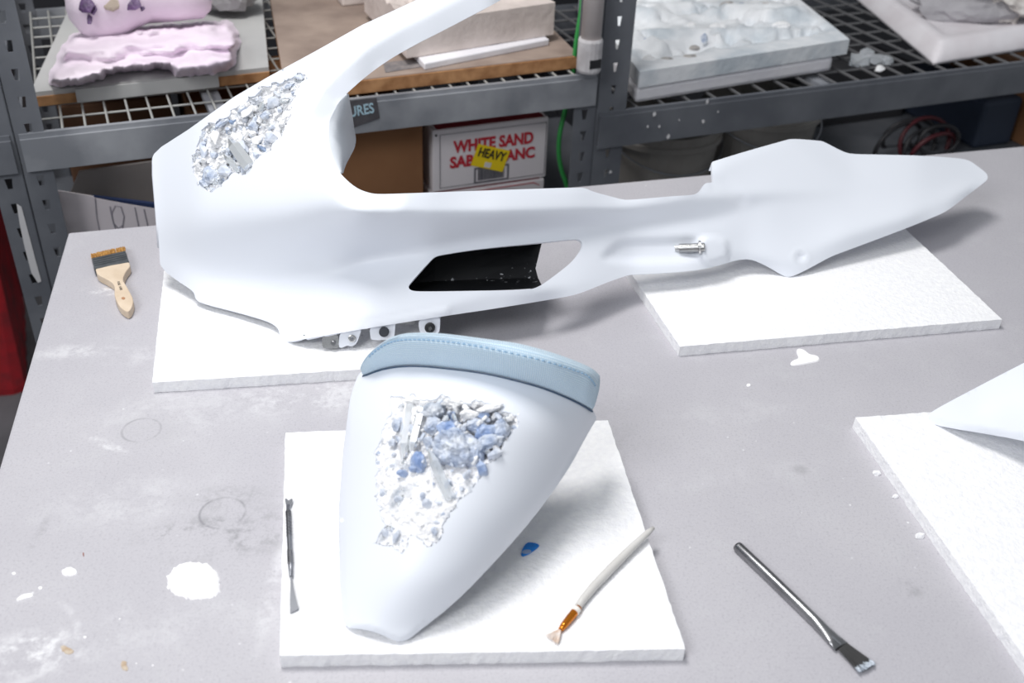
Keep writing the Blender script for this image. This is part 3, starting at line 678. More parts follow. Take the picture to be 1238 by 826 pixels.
quartz(cpos, 546, 605, 518, 543, 15, cbed, .003, -.006, tip=.26)
cc(518, 535, 8.5, 8, M_slate, seed=31, lift=.002); lump(cpos, 506, 560, 9, 13, M_blue, cbed, 2.2, lift=.002, amp=.25); cc(500, 567, 6, 5, M_blue, seed=33)
cc(487, 573, 8.5, 5.5, M_blue, seed=34, ang=20); cc(583, 567, 8, 11, M_blue, seed=35, ang=-22); cc(598, 549, 11, 8, M_pale, seed=36, ang=-20); cc(563, 576, 5, 7, M_pale, seed=37, ang=35)
lump(cpos, 588, 523, 13, 9, M_blue, cbed, 3.1, lift=.006, ang=-10); lump(cpos, 606, 520, 10, 12, M_slate, cbed, 4.4, lift=.003); lump(cpos, 592, 534, 17, 9, M_slate, cbed, 8.8, lift=.006, ang=-15)
cc(584, 503, 8, 6, M_blue, seed=40, lift=.004); cc(547, 503, 6, 7, M_dark, seed=41, lift=.007); lump(cpos, 567, 501, 11, 6, M_wlump, cbed, 6.1, lift=.002, ang=8, amp=.2)
lump(cpos, 525, 497, 14, 9, M_bedb, cbed, 9.2, lift=.005); lump(cpos, 524, 515, 10, 10, M_slate, cbed, 10.1, lift=.008); lump(cpos, 544, 519, 14, 10, M_blue, cbed, 3.9, lift=.009); lump(cpos, 575, 515, 12, 8, M_slate, cbed, 12.7, lift=.008)
cc(480, 516, 6, 12, M_slate, seed=44, ang=-20, lift=.003); cc(474, 535, 6, 7, M_pale, seed=45, lift=.001); cc(482, 604, 7, 6, M_pale, seed=46, lift=.001); cc(518, 609, 8, 7, M_pale, seed=47, lift=.002); cc(511, 600, 4, 6, M_slate, seed=48, lift=.001)
cc(526, 643, 5, 8, M_slate, seed=49, ang=-25, lift=.001); cc(480, 650, 6, 10, M_pale, seed=50, ang=10, lift=.001); cc(463, 597, 5, 8, M_pale, seed=51, lift=.002); cc(466, 645, 5, 8, M_pale, seed=52, ang=-35, lift=.001); cc(542, 585, 7, 6, M_slate, seed=53, lift=.004)
cc(498, 520, 5, 10, M_pale, seed=54, lift=.006); lump(cpos, 500, 484, 12, 4, M_wlump, cbed, 15.2, lift=.001); lump(cpos, 548, 487, 13, 5, M_wlump, cbed, 16.2, lift=.001); lump(cpos, 592, 494, 16, 4.5, M_wlump, cbed, 17.2, lift=.001, ang=-14)

grit(C_PITJ, cpos, cbed, 230, 6)
# cushion: front seam, front face, stitched edge, top, back
def fabric():
    m = bpy.data.materials.new('pale_blue_woven_fabric'); m.use_nodes = True; nt = m.node_tree; L = nt.links.new; b = nt.nodes['Principled BSDF']
    b.inputs['Roughness'].default_value = .9; b.inputs['Specular IOR Level'].default_value = .15; b.inputs['Sheen Weight'].default_value = .2
    uv = nt.nodes.new('ShaderNodeUVMap'); uv.uv_map = 'uv'; hs = []
    for ax in 'XY':
        wv = nt.nodes.new('ShaderNodeTexWave'); wv.bands_direction = ax; wv.inputs['Scale'].default_value = 175 if ax == 'X' else 165; wv.inputs['Distortion'].default_value = .6; wv.inputs['Detail Scale'].default_value = 3
        L(uv.outputs[0], wv.inputs['Vector']); hs.append(wv.outputs[1])
    mu = nt.nodes.new('ShaderNodeMath'); mu.operation = 'MULTIPLY'; L(hs[0], mu.inputs[0]); L(hs[1], mu.inputs[1])
    rp = nt.nodes.new('ShaderNodeValToRGB'); rp.color_ramp.elements[0].color = lin((184, 210, 230)); rp.color_ramp.elements[1].color = lin((228, 242, 250)); rp.color_ramp.elements[1].position = .6
    L(mu.outputs[0], rp.inputs[0]); L(rp.outputs[0], b.inputs['Base Color'])
    bp = nt.nodes.new('ShaderNodeBump'); bp.inputs['Strength'].default_value = .5; bp.inputs['Distance'].default_value = .0012; L(mu.outputs[0], bp.inputs['Height']); L(bp.outputs[0], b.inputs['Normal'])
    return m
def curve(pts, n, closed=False):
    p = chaikin(np.array(pts, float), 2, False)
    L = np.r_[0, np.cumsum(np.linalg.norm(np.diff(p, axis=0), axis=1))]; t = np.linspace(0, L[-1], n)
    return np.c_[np.interp(t, L, p[:, 0]), np.interp(t, L, p[:, 1])]
N = 72
seam = curve([(439, 453.5), (445, 452), (456, 447.5), (467.8, 444.4), (484.7, 441.6), (510, 441.3), (544, 444.8), (575, 448.5), (600, 453), (625, 459), (656, 467.5), (684.4, 479), (702, 487.5), (716, 496)], N)
stit = curve([(436.5, 447), (443, 434.5), (456, 422.5), (472, 413.5), (490, 410.5), (515, 411), (545, 413.6), (580, 419), (613.6, 426), (650, 434.3), (672, 440.5), (700, 449.6), (713, 455), (722, 471)], N)
outl = curve([(435.6, 446), (438, 439), (447.5, 427), (467.8, 412), (484.7, 406.8), (501.7, 405.6), (527, 406.1), (556, 409.4), (590, 414), (621.5, 418), (653, 426), (684.4, 436), (716, 449), (724.5, 458)], N)
T_ = np.linspace(0, 1, N)
hs = CH(seam) + .001; hst = hs + np.interp(T_, [0, .06, .2, .8, .95, 1], [.006, .018, .030, .033, .030, .018]); hou = hst + np.interp(T_, [0, .1, .3, .7, 1], [.0005, .001, .003, .003, .002])
A = Pn(seam, hs); Bm = Pn(stit, hst); Cc = Pn(outl, hou)
rows = []
back = np.array([.12, 1, 0]); back /= np.linalg.norm(back)
out = -(ray(575, 440)); out /= np.linalg.norm(out)
edge = (np.sin(np.pi * np.clip(T_ * .98 + .01, 0, 1)) ** .35)[:, None]; dn = np.array([0, 0, -1.])
fr = [A * (1 - t) + Bm * t + out * (.0070 * math.sin(math.pi * t ** .8) ** .7) * edge for t in (.06, .16, .3, .45, .6, .75, .88, .96)]
fm2 = fr[3]
up = np.array([0, 0, 1.])
tp = [Bm * (1 - t) + Cc * t + up * .0022 * math.sin(math.pi * t) for t in (.2, .5, .8)]
R = [A + back * .02 + dn * .004, A + back * .004] + [A] + fr + [Bm] + tp + [Cc, Cc + back * .006 + dn * .001, Cc + back * .012 + dn * .005, Cc + back * .016 + dn * .02, A + back * .03 + dn * .02, A + back * .02 + dn * .004]
V = np.array(R).transpose(1, 0, 2)                       # N x rows x 3
# round the right-hand end
K = V.shape[1]; vv = [tuple(p) for r in V for p in r]
F = [(i * K + j, i * K + j + 1, (i + 1) * K + j + 1, (i + 1) * K + j) for i in range(N - 1) for j in range(K - 1)]
def cap(i, flip, bulge):
    c = V[i, 1:-2].mean(0) + bulge; k = len(vv); ring = list(range(K - 1)); sc = []
    for s_, bl in ((.75, .75), (.35, 1.)):
        st = len(vv)
        for j in ring: vv.append(tuple((V[i, j] - V[i, 1:-2].mean(0)) * s_ + V[i, 1:-2].mean(0) + bulge * bl))
        sc.append(st)
    vv.append(tuple(c)); cidx = len(vv) - 1; base = i * K
    prev = [base + j for j in ring]
    for st in sc:
        cur = [st + j for j in ring]
        for j in range(len(ring)):
            q = (prev[j], prev[(j + 1) % len(ring)], cur[(j + 1) % len(ring)], cur[j]); F.append(q[::-1] if flip else q)
        prev = cur
    for j in range(len(ring)):
        q = (prev[j], prev[(j + 1) % len(ring)], cidx); F.append(q[::-1] if flip else q)
dr = V[-1].mean(0) - V[-6].mean(0); dr /= np.linalg.norm(dr); cap(N - 1, False, dr * .004)
dl_ = V[0].mean(0) - V[5].mean(0); dl_ /= np.linalg.norm(dl_); cap(0, True, dl_ * .001)
pad = mk('cushion', vv, F, fabric(), cowl, smooth=True)
me = pad.data; uvl = me.uv_layers.new(name='uv')
ul = np.r_[0, np.cumsum(np.linalg.norm(np.diff(fm2, axis=0), axis=1))]; vl = np.r_[0, np.cumsum(np.linalg.norm(np.diff(V[N // 2], axis=0), axis=1))]
co_ = np.array([x.co for x in me.vertices]) + WL[pad.name]
for lp in me.loops:
    vi = lp.vertex_index
    if vi < N * K: uvl.data[lp.index].uv = (ul[vi // K], vl[vi % K])
    else: p = co_[vi]; uvl.data[lp.index].uv = (p[0] * .4 + p[1], p[2])
pt = []
Bo = Bm + out * .0012; L = np.r_[0, np.cumsum(np.linalg.norm(np.diff(Bo, axis=0), axis=1))]
for s0 in np.arange(.03, L[-1] - .012, .0052):
    a, b = [np.array([np.interp(s0 + q, L, Bo[:, k]) for k in range(3)]) for q in (0, .0030)]
    pt.append(tube([a, (a + b) / 2 + out * .0006, b], [.0005, .0007, .0005], 5))
st_ = mk('stitching', *join(pt), mat('blue_thread', (140, 176, 206), .8), pad); st_['kind'] = 'stuff'
# dark gasket between cushion and shell, and the base under the cushion
G = [A + back * .006 + dn * .0015, A + back * .006 + dn * .0045 + out * .0008]
gv = [tuple(p) for p in A + out * -.0005 + dn * .0006] + [tuple(p) for p in A + out * .0004 + dn * .0022]
o = mk('gasket', gv, [(i, i + 1, N + i + 1, N + i) for i in range(N - 1)], mat('dark_blue_gasket', (58, 84, 112), .6), cowl); m = o.modifiers.new('thickness', 'SOLIDIFY'); m.thickness = .002; m.offset = 0
Q = A[10:-30] + back * .022; n = len(Q); Q2 = Q.copy(); Q2[:, 2] = TZ + BT + .0006; Q2[:, 1] -= .004
onb = Q2.copy()
o = mk('seat_base', [tuple(p) for p in Q - np.array([0, 0, .012])] + [tuple(p) for p in onb], [(i, i + 1, n + i + 1, n + i) for i in range(n - 1)], M_black, cowl, smooth=True)
m = o.modifiers.new('thickness', 'SOLIDIFY'); m.thickness = .004; m.offset = 0

# ------------------------------------------------------------------ panel cut off by the right edge
R_OUT = [(1127.7, 497), (1150, 484.5), (1238, 438.5), (1300, 408), (1345, 400), (1360, 440), (1350, 520), (1320, 545), (1270, 541), (1238, 533.3), (1199.6, 526), (1149.5, 518), (1130, 513.5), (1124, 511), (1122, 506.5), (1123.5, 501)]
R_OUT = resample(chaikin(R_OUT, 2), 3.2)
RH = TPS([(1124, 506, .016), (1150, 517.5, .022), (1200, 526, .034), (1238, 533, .044), (1320, 545, .060), (1150, 484, .034), (1238, 438, .082), (1300, 408, .10), (1350, 400, .11), (1355, 470, .10), (1238, 490, .066), (1180, 500, .042), (1290, 480, .085)])
def rpos(xy):
    xy = np.asarray(xy, float); d = dist_poly(R_OUT, xy)
    low = xy[:, 1] - np.interp(xy[:, 0], [1122, 1150, 1238, 1320], [503, 512, 527, 538])
    return push(Pn(xy, RH(xy)), sstep(low, -1, 5) * .004)
pan = empty('curved_panel', list(P(1135, 506, BT)), 'white curved panel lying on the foam board at the right edge', 'panel')
pts, tri = triang(R_OUT, [], 5.); V = rpos(pts); tri = orient(V, tri); mk('shell', *thicken(V, tri, .003)[:2], M_shell, pan, smooth=True)
e = np.array([(1345, 410), (1354, 440), (1350, 510), (1322, 540)]); A = push(rpos(e), np.full(4, .004)); B = A.copy(); B[:, 2] = TZ + BT + .0006
o = mk('end_return', [tuple(x) for x in A] + [tuple(x) for x in B], [(i, i + 1, 5 + i, 4 + i) for i in range(3)], M_shell, pan); m = o.modifiers.new('thickness', 'SOLIDIFY'); m.thickness = .003; m.offset = 0

# ------------------------------------------------------------------ small tools on the table
# chip brush
brush = empty('chip_brush', list(P(137, 340, 0)), 'flat wooden handled paint brush with tan bristles on the left of the table', 'brush')
M_bw = mat('bare_wood', (226, 208, 186), .7, col2=(210, 190, 166), nscale=40)
def slab(name, px, h0, h1, m, par, bev=.0, it=2, sp=2.2, shrink=0.):
    q = resample(chaikin(px, it), sp) if it else np.array(px, float)
    A = np.array([P(x, y, h1) for x, y in q]); B = A.copy(); B[:, 2] = TZ + h0
    c = A.mean(0)
    o = mk(name, *prism([tuple(x) for x in (B)], [tuple(x) for x in A]), m, par)
    if bev: bevel(o, bev, 2)
    return o
hd = slab('handle', [(115.4, 324), (116, 328), (118, 332), (126, 336), (133.6, 340), (137.5, 344), (138.7, 348), (138.2, 353), (138.7, 359), (143.8, 370), (149, 374.5), (154.7, 377.4), (158, 374), (161, 367), (161, 361), (157, 353), (152.5, 345), (148.6, 339), (149, 335), (152.5, 327.5), (157.6, 322), (156.5, 318), (155.4, 316)], .0006, .0105, M_bw, brush, bev=.0018, it=1)
slab('hanging_hole', ell(149, 360.5, 2.4, 1.5), .0100, .0109, mat('hole_brown', (176, 130, 96), .8), hd, it=1, sp=1)
fe_ = slab('ferrule', [(110.8, 312), (151.5, 303), (153.5, 309), (156, 316.4), (135, 320), (114.2, 325), (112, 318)], .001, .0115, mat('dark_grey_ferrule', (66, 70, 74), .6, col2=(84, 88, 92), nscale=90), brush, bev=.001, it=0)
for t in (.18, .36, .54, .72):
    a = np.array([110.8, 312]) * (1 - t) + np.array([114.2, 325]) * t; b = np.array([151.5, 303]) * (1 - t) + np.array([156, 316.4]) * t
    mk('ridge', *tube([P(a[0] + 1, a[1], .0116), P(*(a * .5 + b * .5), .0117), P(b[0] - 1, b[1], .0116)], .0005, 5), mat('ferrule_ridge', (50, 54, 58), .6), fe_)
rnd = random.Random(4); bp_ = []
for i in range(170):
    t = rnd.random(); k = rnd.random()
    a = np.array([110.8, 312.4]) * (1 - t) + np.array([151.5, 303.4]) * t; b = a + np.array([-.8 + rnd.uniform(-.8, .8), -4.6 + rnd.uniform(-1.2, .8)])
    h = .0025 + k * .008; bp_.append(tube([P(a[0], a[1], h), P(b[0], b[1], h)], [.0006, .0005], 4))
o = mk('bristles', *join(bp_), mat('tan_bristle', (206, 160, 92), .8, col2=(168, 118, 60), nscale=300), brush); o['kind'] = 'stuff'
def text_mesh(name, txt, size, m, parent, origin, ex, ey, ext=.0003, align='CENTER', scale_x=1., weight=0.):
    c = bpy.data.curves.new(name, 'FONT'); c.body = txt; c.size = size; c.align_x = align; c.align_y = 'CENTER'; c.extrude = ext / 2; c.offset = weight; c.resolution_u = 3
    o = bpy.data.objects.new(name, c); COL.objects.link(o); dg = bpy.context.evaluated_depsgraph_get(); dg.update()
    me = bpy.data.meshes.new_from_object(o.evaluated_get(dg)); bpy.data.objects.remove(o); bpy.data.curves.remove(c)
    ex = np.asarray(ex, float); ex /= np.linalg.norm(ex); ey = np.asarray(ey, float); ey -= ex * (ey @ ex); ey /= np.linalg.norm(ey); ez = np.cross(ex, ey)
    V = [np.asarray(origin) + ex * v.co.x * scale_x + ey * v.co.y + ez * v.co.z for v in me.vertices]; F = [list(p.vertices) for p in me.polygons]
    bpy.data.meshes.remove(me)
    return mk(name, V, F, m, parent, base=False)
d = P(149, 356, .0109) - P(142, 338, .0109)
M_ink = mat('faded_black_print', (70, 66, 66), .8)
text_mesh('printed_text', 'PURE  HAIR', .0042, M_ink, hd, P(144.6, 345.5, .0107), d, np.cross([0, 0, 1], d), ext=.0001)

# spatula-ended carving tool
tool = empty('carving_tool', list(P(352, 675, BT)), 'slim dark steel double ended carving tool on the left edge of the front foam board', 'tool')
TL = [(348.2, 611), (349, 625), (349.7, 645), (350.6, 665), (351.3, 682), (352, 697)]
mk('grip', *tube([P(x, y, BT + .0022) for x, y in TL], [.0016, .0021, .0022, .0022, .0021, .0016], 10), M_dsteel, tool, smooth=True)
kn = []
for t in np.linspace(.12, .42, 9).tolist() + np.linspace(.62, .78, 6).tolist():
    x = np.interp(t, np.linspace(0, 1, 6), [q[0] for q in TL]); y = np.interp(t, np.linspace(0, 1, 6), [q[1] for q in TL])
    kn.append(tube([P(x, y - .7, BT + .0022), P(x, y + .7, BT + .0022)], [.0026, .0026], 10))
mk('knurling', *join(kn), M_steel, tool)
slab('spatula_blade', [(351.2, 696), (353, 696), (355, 710), (358, 724), (361.2, 735.5), (356, 738.5), (350.6, 740.5), (350.5, 725), (351, 710)], BT + .0008, BT + .002, M_dsteel, tool, it=0)
slab('forked_tip', [(344, 603), (346.5, 602.5), (349, 606), (351.8, 602.5), (354.2, 603.5), (352.8, 608), (350.6, 612), (349.4, 617), (346.9, 617), (346.4, 611)], BT + .0012, BT + .003, M_dsteel, tool, it=1, sp=1.2)

# strip of blue tape
sc_ = flat_blob('tape_scrap', [(636.8, 656.6), (644.6, 656.6), (653, 659.2), (650.4, 662.3), (647.8, 664.6), (638.8, 671), (629.3, 674.4), (631, 664)], .0012, mat('blue_masking_tape', (30, 136, 226), .6, col2=(20, 118, 206), nscale=200), h=BT + .0004, it=1, sp=2)
tag(sc_, 'small torn scrap of blue tape on the front foam board', 'tape')
flat_blob('worn_patch', [(631.5, 665.5), (640.5, 664.5), (643, 667), (639, 670), (630.5, 669.5)], .0004, mat('faded_tape', (150, 170, 205), .8), sc_, h=BT + .0016, it=1, sp=1.5)

# fan brush
fan = empty('fan_brush', list(P(720, 715, BT)), 'thin pale handled fan brush with amber ferrule on the front foam board', 'brush')
pth = [(790, 638.5), (784, 643.5), (765, 661), (740, 686), (718, 709), (704, 726), (697, 736)]
wd = [.0016, .0026, .0033, .0037, .0036, .0033, .0029]; hh = [BT + .0075, BT + .0070, BT + .0058, BT + .0046, BT + .0042, BT + .0038, BT + .0036]
mk('handle', *tube([P(x, y, h) for (x, y), h in zip(pth, hh)], wd, 12), mat('pale_grey_handle', (206, 203, 199), .45, col2=(214, 212, 209), nscale=30), fan, smooth=True)
fr_ = [(699, 734.5), (696, 739), (690, 746), (682, 756), (677.5, 761.5)]
M_amb = mat('amber_ferrule', (206, 120, 24), .15, .75, spec=.8)
mk('ferrule', *tube([P(x, y, BT + .0036 - i * .0003) for i, (x, y) in enumerate(fr_)], [.0031, .0033, .0032, .0028, .0019], 14), M_amb, fan, smooth=True)
mk('ferrule_band', *tube([P(697.6, 736.6, BT + .0036), P(694.4, 740.6, BT + .0036)], .0036, 14), mat('white_band', (240, 236, 230), .4), fan)
rnd = random.Random(8); bp_ = []
for i in range(120):
    t = rnd.uniform(0, 1); e = np.array([657.5, 768.5]) * (1 - t) + np.array([675, 780]) * t; k = rnd.uniform(.75, 1.)
    s0 = np.array([677, 761.8]) + np.array([(t - .5) * 2.5, (t - .5) * 1.6]); e = s0 + (e - s0) * k
    m_ = s0 * .5 + e * .5
    bp_.append(tube([P(*s0, BT + .002 + rnd.random() * .0012), P(*m_, BT + .0016 + rnd.random() * .002), P(*e, BT + .0006 + rnd.random() * .0022)], [.0003, .0003, .0002], 3))
o = mk('bristles', *join(bp_), mat('pale_synthetic_bristle', (246, 240, 236), .5, col2=(234, 212, 194), nscale=160), fan); o['kind'] = 'stuff'

# acid brush
acid = empty('acid_brush', list(P(960, 730, 0)), 'metal tube brush with black white-tipped bristles lying on the bare table', 'brush')
pth = [(891.5, 660.5), (893, 662), (930, 697), (965, 731), (985, 750.5), (997, 762.5), (1007, 772.5), (1017, 782)]
fl = [(1, 1)] * 5 + [(1.15, .75), (1.5, .42), (1.85, .34)]
tb = mk('metal_handle', *tube([P(x, y, h) for (x, y), h in zip(pth, [.004] * 5 + [.0038, .003, .0028])], [.0037, .0040, .0040, .0040, .0040, .0039, .0037, .0036], 20, fl, cap=False), M_steel, acid, smooth=True)
m = tb.modifiers.new('thickness', 'SOLIDIFY'); m.thickness = .0006; m.offset = -1
mk('crimp_fold', *tube([P(998, 764, .0052), P(1008, 771.5, .0046), P(1017, 779.5, .0044)], [.0006, .0011, .0008], 6), M_dsteel, tb)
rnd = random.Random(9); bk = []; wt = []
for i in range(260):
    t = rnd.random(); s0 = np.array([1013.5, 785]) * (1 - t) + np.array([1023.5, 777.5]) * t; e = np.array([1039, 812.5]) * (1 - t) + np.array([1057.5, 802.5]) * t; e = e + np.array([rnd.uniform(-2, 2), rnd.uniform(-2, 1)])
    h0 = .0018 + rnd.random() * .002; h1 = .0008 + rnd.random() * .004; m_ = s0 + (e - s0) * rnd.uniform(.80, .9)
    hm = h0 + (h1 - h0) * .85
    bk.append(tube([P(*s0, h0), P(*m_, hm)], [.0004, .0004], 3)); wt.append(tube([P(*m_, hm), P(*e, h1)], [.00042, .0005], 3))
o = mk('bristles', *join(bk), mat('black_bristle', (20, 20, 23), .6), acid); o['kind'] = 'stuff'
o = mk('bristle_tips', *join(wt), mat('white_caked_tip', (212, 220, 230), .8, col2=(120, 130, 142), nscale=400), acid); o['kind'] = 'stuff'

# foam crumbs beside the right-hand board
for i, (x, y, r, l) in enumerate(((1060, 572.5, 4.4, 'small white foam crumb nearest the board corner'), (1082.5, 600.5, 3.2, 'tiny white foam crumb in the middle of the three beside the right board'), (1112, 648.5, 5.2, 'largest white foam crumb beside the right edge board'))):
    o = lump(lambda q: np.array([P(q[0][0], q[0][1], .0016)]), x, y, r, r * .75, M_foam, None, 3.3 + i, amp=.35, sub=2, dep=.5, name='foam_crumb'); tag(o, l, 'foam crumb', 'foam crumbs on the table')

# ------------------------------------------------------------------ shelving units behind
def flange(o_, ex, ez_h0, h1, wdt, pitch, slot, nn):
    """slotted steel strip: o_ origin, ex direction, wdt width"""
    V = []; F = []; n = int((h1 - ez_h0) / pitch); k0 = 0
    xs = [0, wdt]
    for i in range(n):
        z0 = ez_h0 + i * pitch; z1 = z0 + pitch; zc = (z0 + z1) / 2; (wt_, wb_, hh_) = slot
        out_ = [(0, z0), (wdt, z0), (wdt, z1), (0, z1)]; c = wdt * .5
        inn = [(c - wb_ / 2, zc - hh_ / 2), (c + wb_ / 2, zc - hh_ / 2), (c + wt_ / 2, zc + hh_ / 2), (c - wt_ / 2, zc + hh_ / 2)]
        b_ = len(V); V += [tuple(o_ + ex * x + np.array([0, 0, z])) for x, z in out_ + inn]
        F += [(b_ + j, b_ + (j + 1) % 4, b_ + 4 + (j + 1) % 4, b_ + 4 + j) for j in range(4)]
    return V, F
def post(par, a, b, sa, sb, wf=.038, ws=.038, slot=(.012, .007, .016), m=None, h1=.80):
    o_ = SH(a, b, 0); A = flange(o_, SU * sa, -TZ, h1, wf, .0381, slot, SN); B = flange(o_, SN * sb, -TZ, h1, ws, .0381, slot, SU)
    o = mk('post', *join([A, B]), m or M_grey, par)
    md = o.modifiers.new('thickness', 'SOLIDIFY'); md.thickness = .0025; md.offset = 0
    return o
def wires(par, a0, a1, b0, b1, h, pa, pb, m, r):
    W = []
    for a in np.arange(a0, a1 + 1e-6, pa): W.append(tube([SH(a, b0, h), SH(a, b1, h)], r, 5))
    for b in np.arange(b0, b1 + 1e-6, pb): W.append(tube([SH(a0, b, h - .003), SH(a1, b, h - .003)], r, 5))
    o = mk('wire_deck', *join(W), m, par); o['kind'] = 'stuff'; return o
def unit(name, label, a0, a1, top, bh, wl, wr, wm, slotl, slotr, fm_, low=True, wp=(.0302, .056, .0018)):
    u = empty(name, SH((a0 + a1) / 2, 0, -TZ), label, 'shelving')
    post(u, a0, 0, 1, 1, wl, slot=slotl); post(u, a1, 0, -1, 1, wr, slot=slotr)
    post(u, a0, .6, 1, -1); post(u, a1, .6, -1, -1)
    fb = mk('front_beam', *join([sbox(a0 + .004, a1 - .004, -.007, -.0035, top - bh, top - .007), sbox(a0 + .004, a1 - .004, -.0035, .004, top - .010, top), sbox(a0 + .004, a1 - .004, -.0035, .028, top - bh, top - bh + .003)]), fm_, u)
    mk('rear_beam', *sbox(a0 + .004, a1 - .004, .602, .607, top - bh, top), fm_, u)
    for a in (a0 + .006, a1 - .01): mk('side_beam', *sbox(a, a + .004, .04, .56, top - bh, top - .004), M_grey, u)
    mk('deck_support', *sbox((a0 + a1) / 2 - .18, (a0 + a1) / 2 - .155, .004, .6, top - .02, top - .010), M_greyl, u)
    wires(u, a0 + .03, a1 - .03, .006, .598, top - .003, wp[0], wp[1], wm, wp[2])
    if low:
        mk('lower_shelf', *sbox(a0 + .004, a1 - .004, .0, .6, -.285, -.262), M_grey, u)
    return u, fb
M_beam = mat('dusty_beam', (124, 127, 133), .5, col2=(180, 182, 187), nscale=7, namt=(.38, .72), detail=7)
ul_, fbl = unit('shelving_unit', 'grey slotted steel shelving unit holding the pink sculpture and plaster slabs', -.910, -.0235, .066, .054, .037, .040, M_wire, (.010, .006, .016), (.012, .006, .018), M_beam)
ur_, fbr = unit('shelving_unit', 'grey steel shelving unit with white splashes behind the fairing tail', -.0205, 1.30, -.004, .064, .055, .040, M_wired, (.009, .005, .016), (.01, .005, .016), M_grey, wp=(.052, .064, .0026))
un_, fbn = unit('shelving_unit', 'grey slotted post shelving unit at the far left beside the red bin', -1.80, -.9135, .066, .054, .037, .038, M_wired, (.01, .006, .016), (.010, .006, .016), M_grey, low=False)
# paint splashes on the right-hand unit and smear on the far left post
M_spl = mat('white_splash', (214, 212, 214), .8)
for x, y, r in ((791, 138, 2.8), (808, 165, 3), (757, 139, 1.8), (755, 157, 2.5), (762, 169, 3), (742, 145, 2.5), (737, 167, 2), (797, 153, 1.8), (783, 153, 1.6), (850, 147, 2.4), (738, 208, 2.3), (735, 150, 2), (855, 123, 2.5), (821, 145, 1.2), (868, 135, 1.3)):
    c = pv(x, y, -.0082 if x > 765 else -.0016); s = np.linalg.norm(c - CAM) / FPX; q = [c + (SU * math.cos(t) * r * .8 + np.array([0, 0, math.sin(t) * r])) * s * random.Random(i + int(x)).uniform(.75, 1.15) for i, t in enumerate(np.linspace(0, 6.283, 9, False))]
    mk('paint_splash', *prism([tuple(p) for p in q], [tuple(p - SN * .0006) for p in q]), M_spl, ur_)
q = [pv(x, y, -.0018) for x, y in ((20, 246), (26, 250), (34, 280), (44, 318), (50, 340), (46, 342), (38, 330), (30, 300), (24, 272))]
mk('paint_smear', *prism([tuple(p) for p in q], [tuple(p - SN * .0005) for p in q]), mat('pale_smear', (196, 195, 197), .8), un_)
# label strip on the left beam
q = [pv(x, y, -.0076) for x, y in ((416, 158), (459, 143), (455, 118), (413, 123))]
lb = mk('label_strip', *prism([tuple(p) for p in q], [tuple(p - SN * .0006) for p in q]), mat('dark_label_tape', (72, 70, 74), .8, col2=(86, 84, 88), nscale=60), fbl)
text_mesh('chalk_writing', 'URES', .0225, mat('pale_blue_chalk', (170, 200, 214), .9), lb, pv(437, 133.8, -.0086), pv(450, 131, 0) - pv(424, 136, 0), np.array([0, 0, 1.]), ext=.0004, scale_x=.78, weight=.0004)

# --- left shelf: board with pink sculpture
DK = .066
def shelf_slab(name, corners, h0, h1, m, par=None, bev=0.):
    v, f = hexa([SH(a, b, h0) for a, b in corners] + [SH(a, b, h1) for a, b in corners]); o = mk(name, v, f, m, par)
    if bev: bevel(o, bev, 2)
    return o
pc = [(-.885, .098), (-.541, .112), (-.464, .58), (-.80, .595)]
pb = empty('grey_board', SH(-.67, .35, DK), 'grey topped wooden board under the pink sculpture', 'board')
shelf_slab('wood_core', pc, DK, DK + .014, M_woode, pb); shelf_slab('grey_top', [(-.885, .1005), (-.541, .1145), (-.464, .58), (-.80, .595)], DK + .0141, DK + .021, M_boardg, pb)
PH_ = DK + .021
shelf_slab('front_skin', [(-.825, .0945), (-.62, .1035), (-.62, .106), (-.825, .098)], DK + .001, DK + .021, M_boardg, pb)
sculpt = empty('pink_sculpture', SH(-.68, .25, PH_), 'pale pink eroded plaster sculpture with purple mineral cavities', 'sculpture')
S_OUT = resample(chaikin([(59, 101), (57, 90), (66, 78), (70, 66), (78, 48), (90, 40), (120, 36), (180, 30), (240, 26), (262, 24), (280, 24), (288, 36), (292, 52), (286, 70), (284, 82), (268, 88), (250, 90), (232, 91), (214, 94), (207, 86), (190, 84), (165, 86), (140, 88), (128, 93), (118, 99), (100, 103), (80, 104), (70, 106)], 2), 3)
S_OUT = S_OUT + np.c_[fbm(S_OUT, .12, 3, 3), fbm(S_OUT, .12, 3, 5)] * 3.
pts, tri = triang(S_OUT, [], 3.0)
d = dist_poly(S_OUT, pts)
r2 = fbm(pts * np.array([1, 2.2]), .016, 3, 2); r4 = fbm(pts, .10, 3, 6)
fold = np.sin(pts[:, 1] * .20 + pts[:, 0] * .018 + r2 * 2.6)
hh = PH_ + .0015 + sstep(d, 0, 9) * (.024 + .006 * fold + .008 * np.abs(r2) + .005 * r4 * (1 - sstep(d, 5, 14)) + .012 * sstep(95 - pts[:, 1], 0, 55))
V = Pn(pts, np.maximum(hh, PH_ + .001)); tri = orient(V, tri); mk('draped_base', V, tri, M_pink, sculpt, smooth=True)
pth = [P(116, 1, .160), P(130, -1, .162), P(150, -6, .165), P(172, -11, .168), P(205, -13, .168), P(240, -13, .162)]
ax = (pth[0] - pth[1]); ax /= np.linalg.norm(ax)
Vt, Ft = tube([pth[0] + ax * q for q in (.046, .041, .03, .016)] + pth + [pth[-1] + SU * .014, pth[-1] + SU * .02], [.010, .026, .046, .059, .064, .062, .053, .050, .050, .046, .034, .012], 40)
Vt = [np.array(v) + (lambda q: q * 0)(np.array(v)) for v in Vt]; Vt = np.array(Vt); Vt = Vt + (fbm(Vt, 22, 3, 2) * .004)[:, None]
torso = mk('rounded_form', Vt, Ft, M_pink, sculpt, smooth=True)
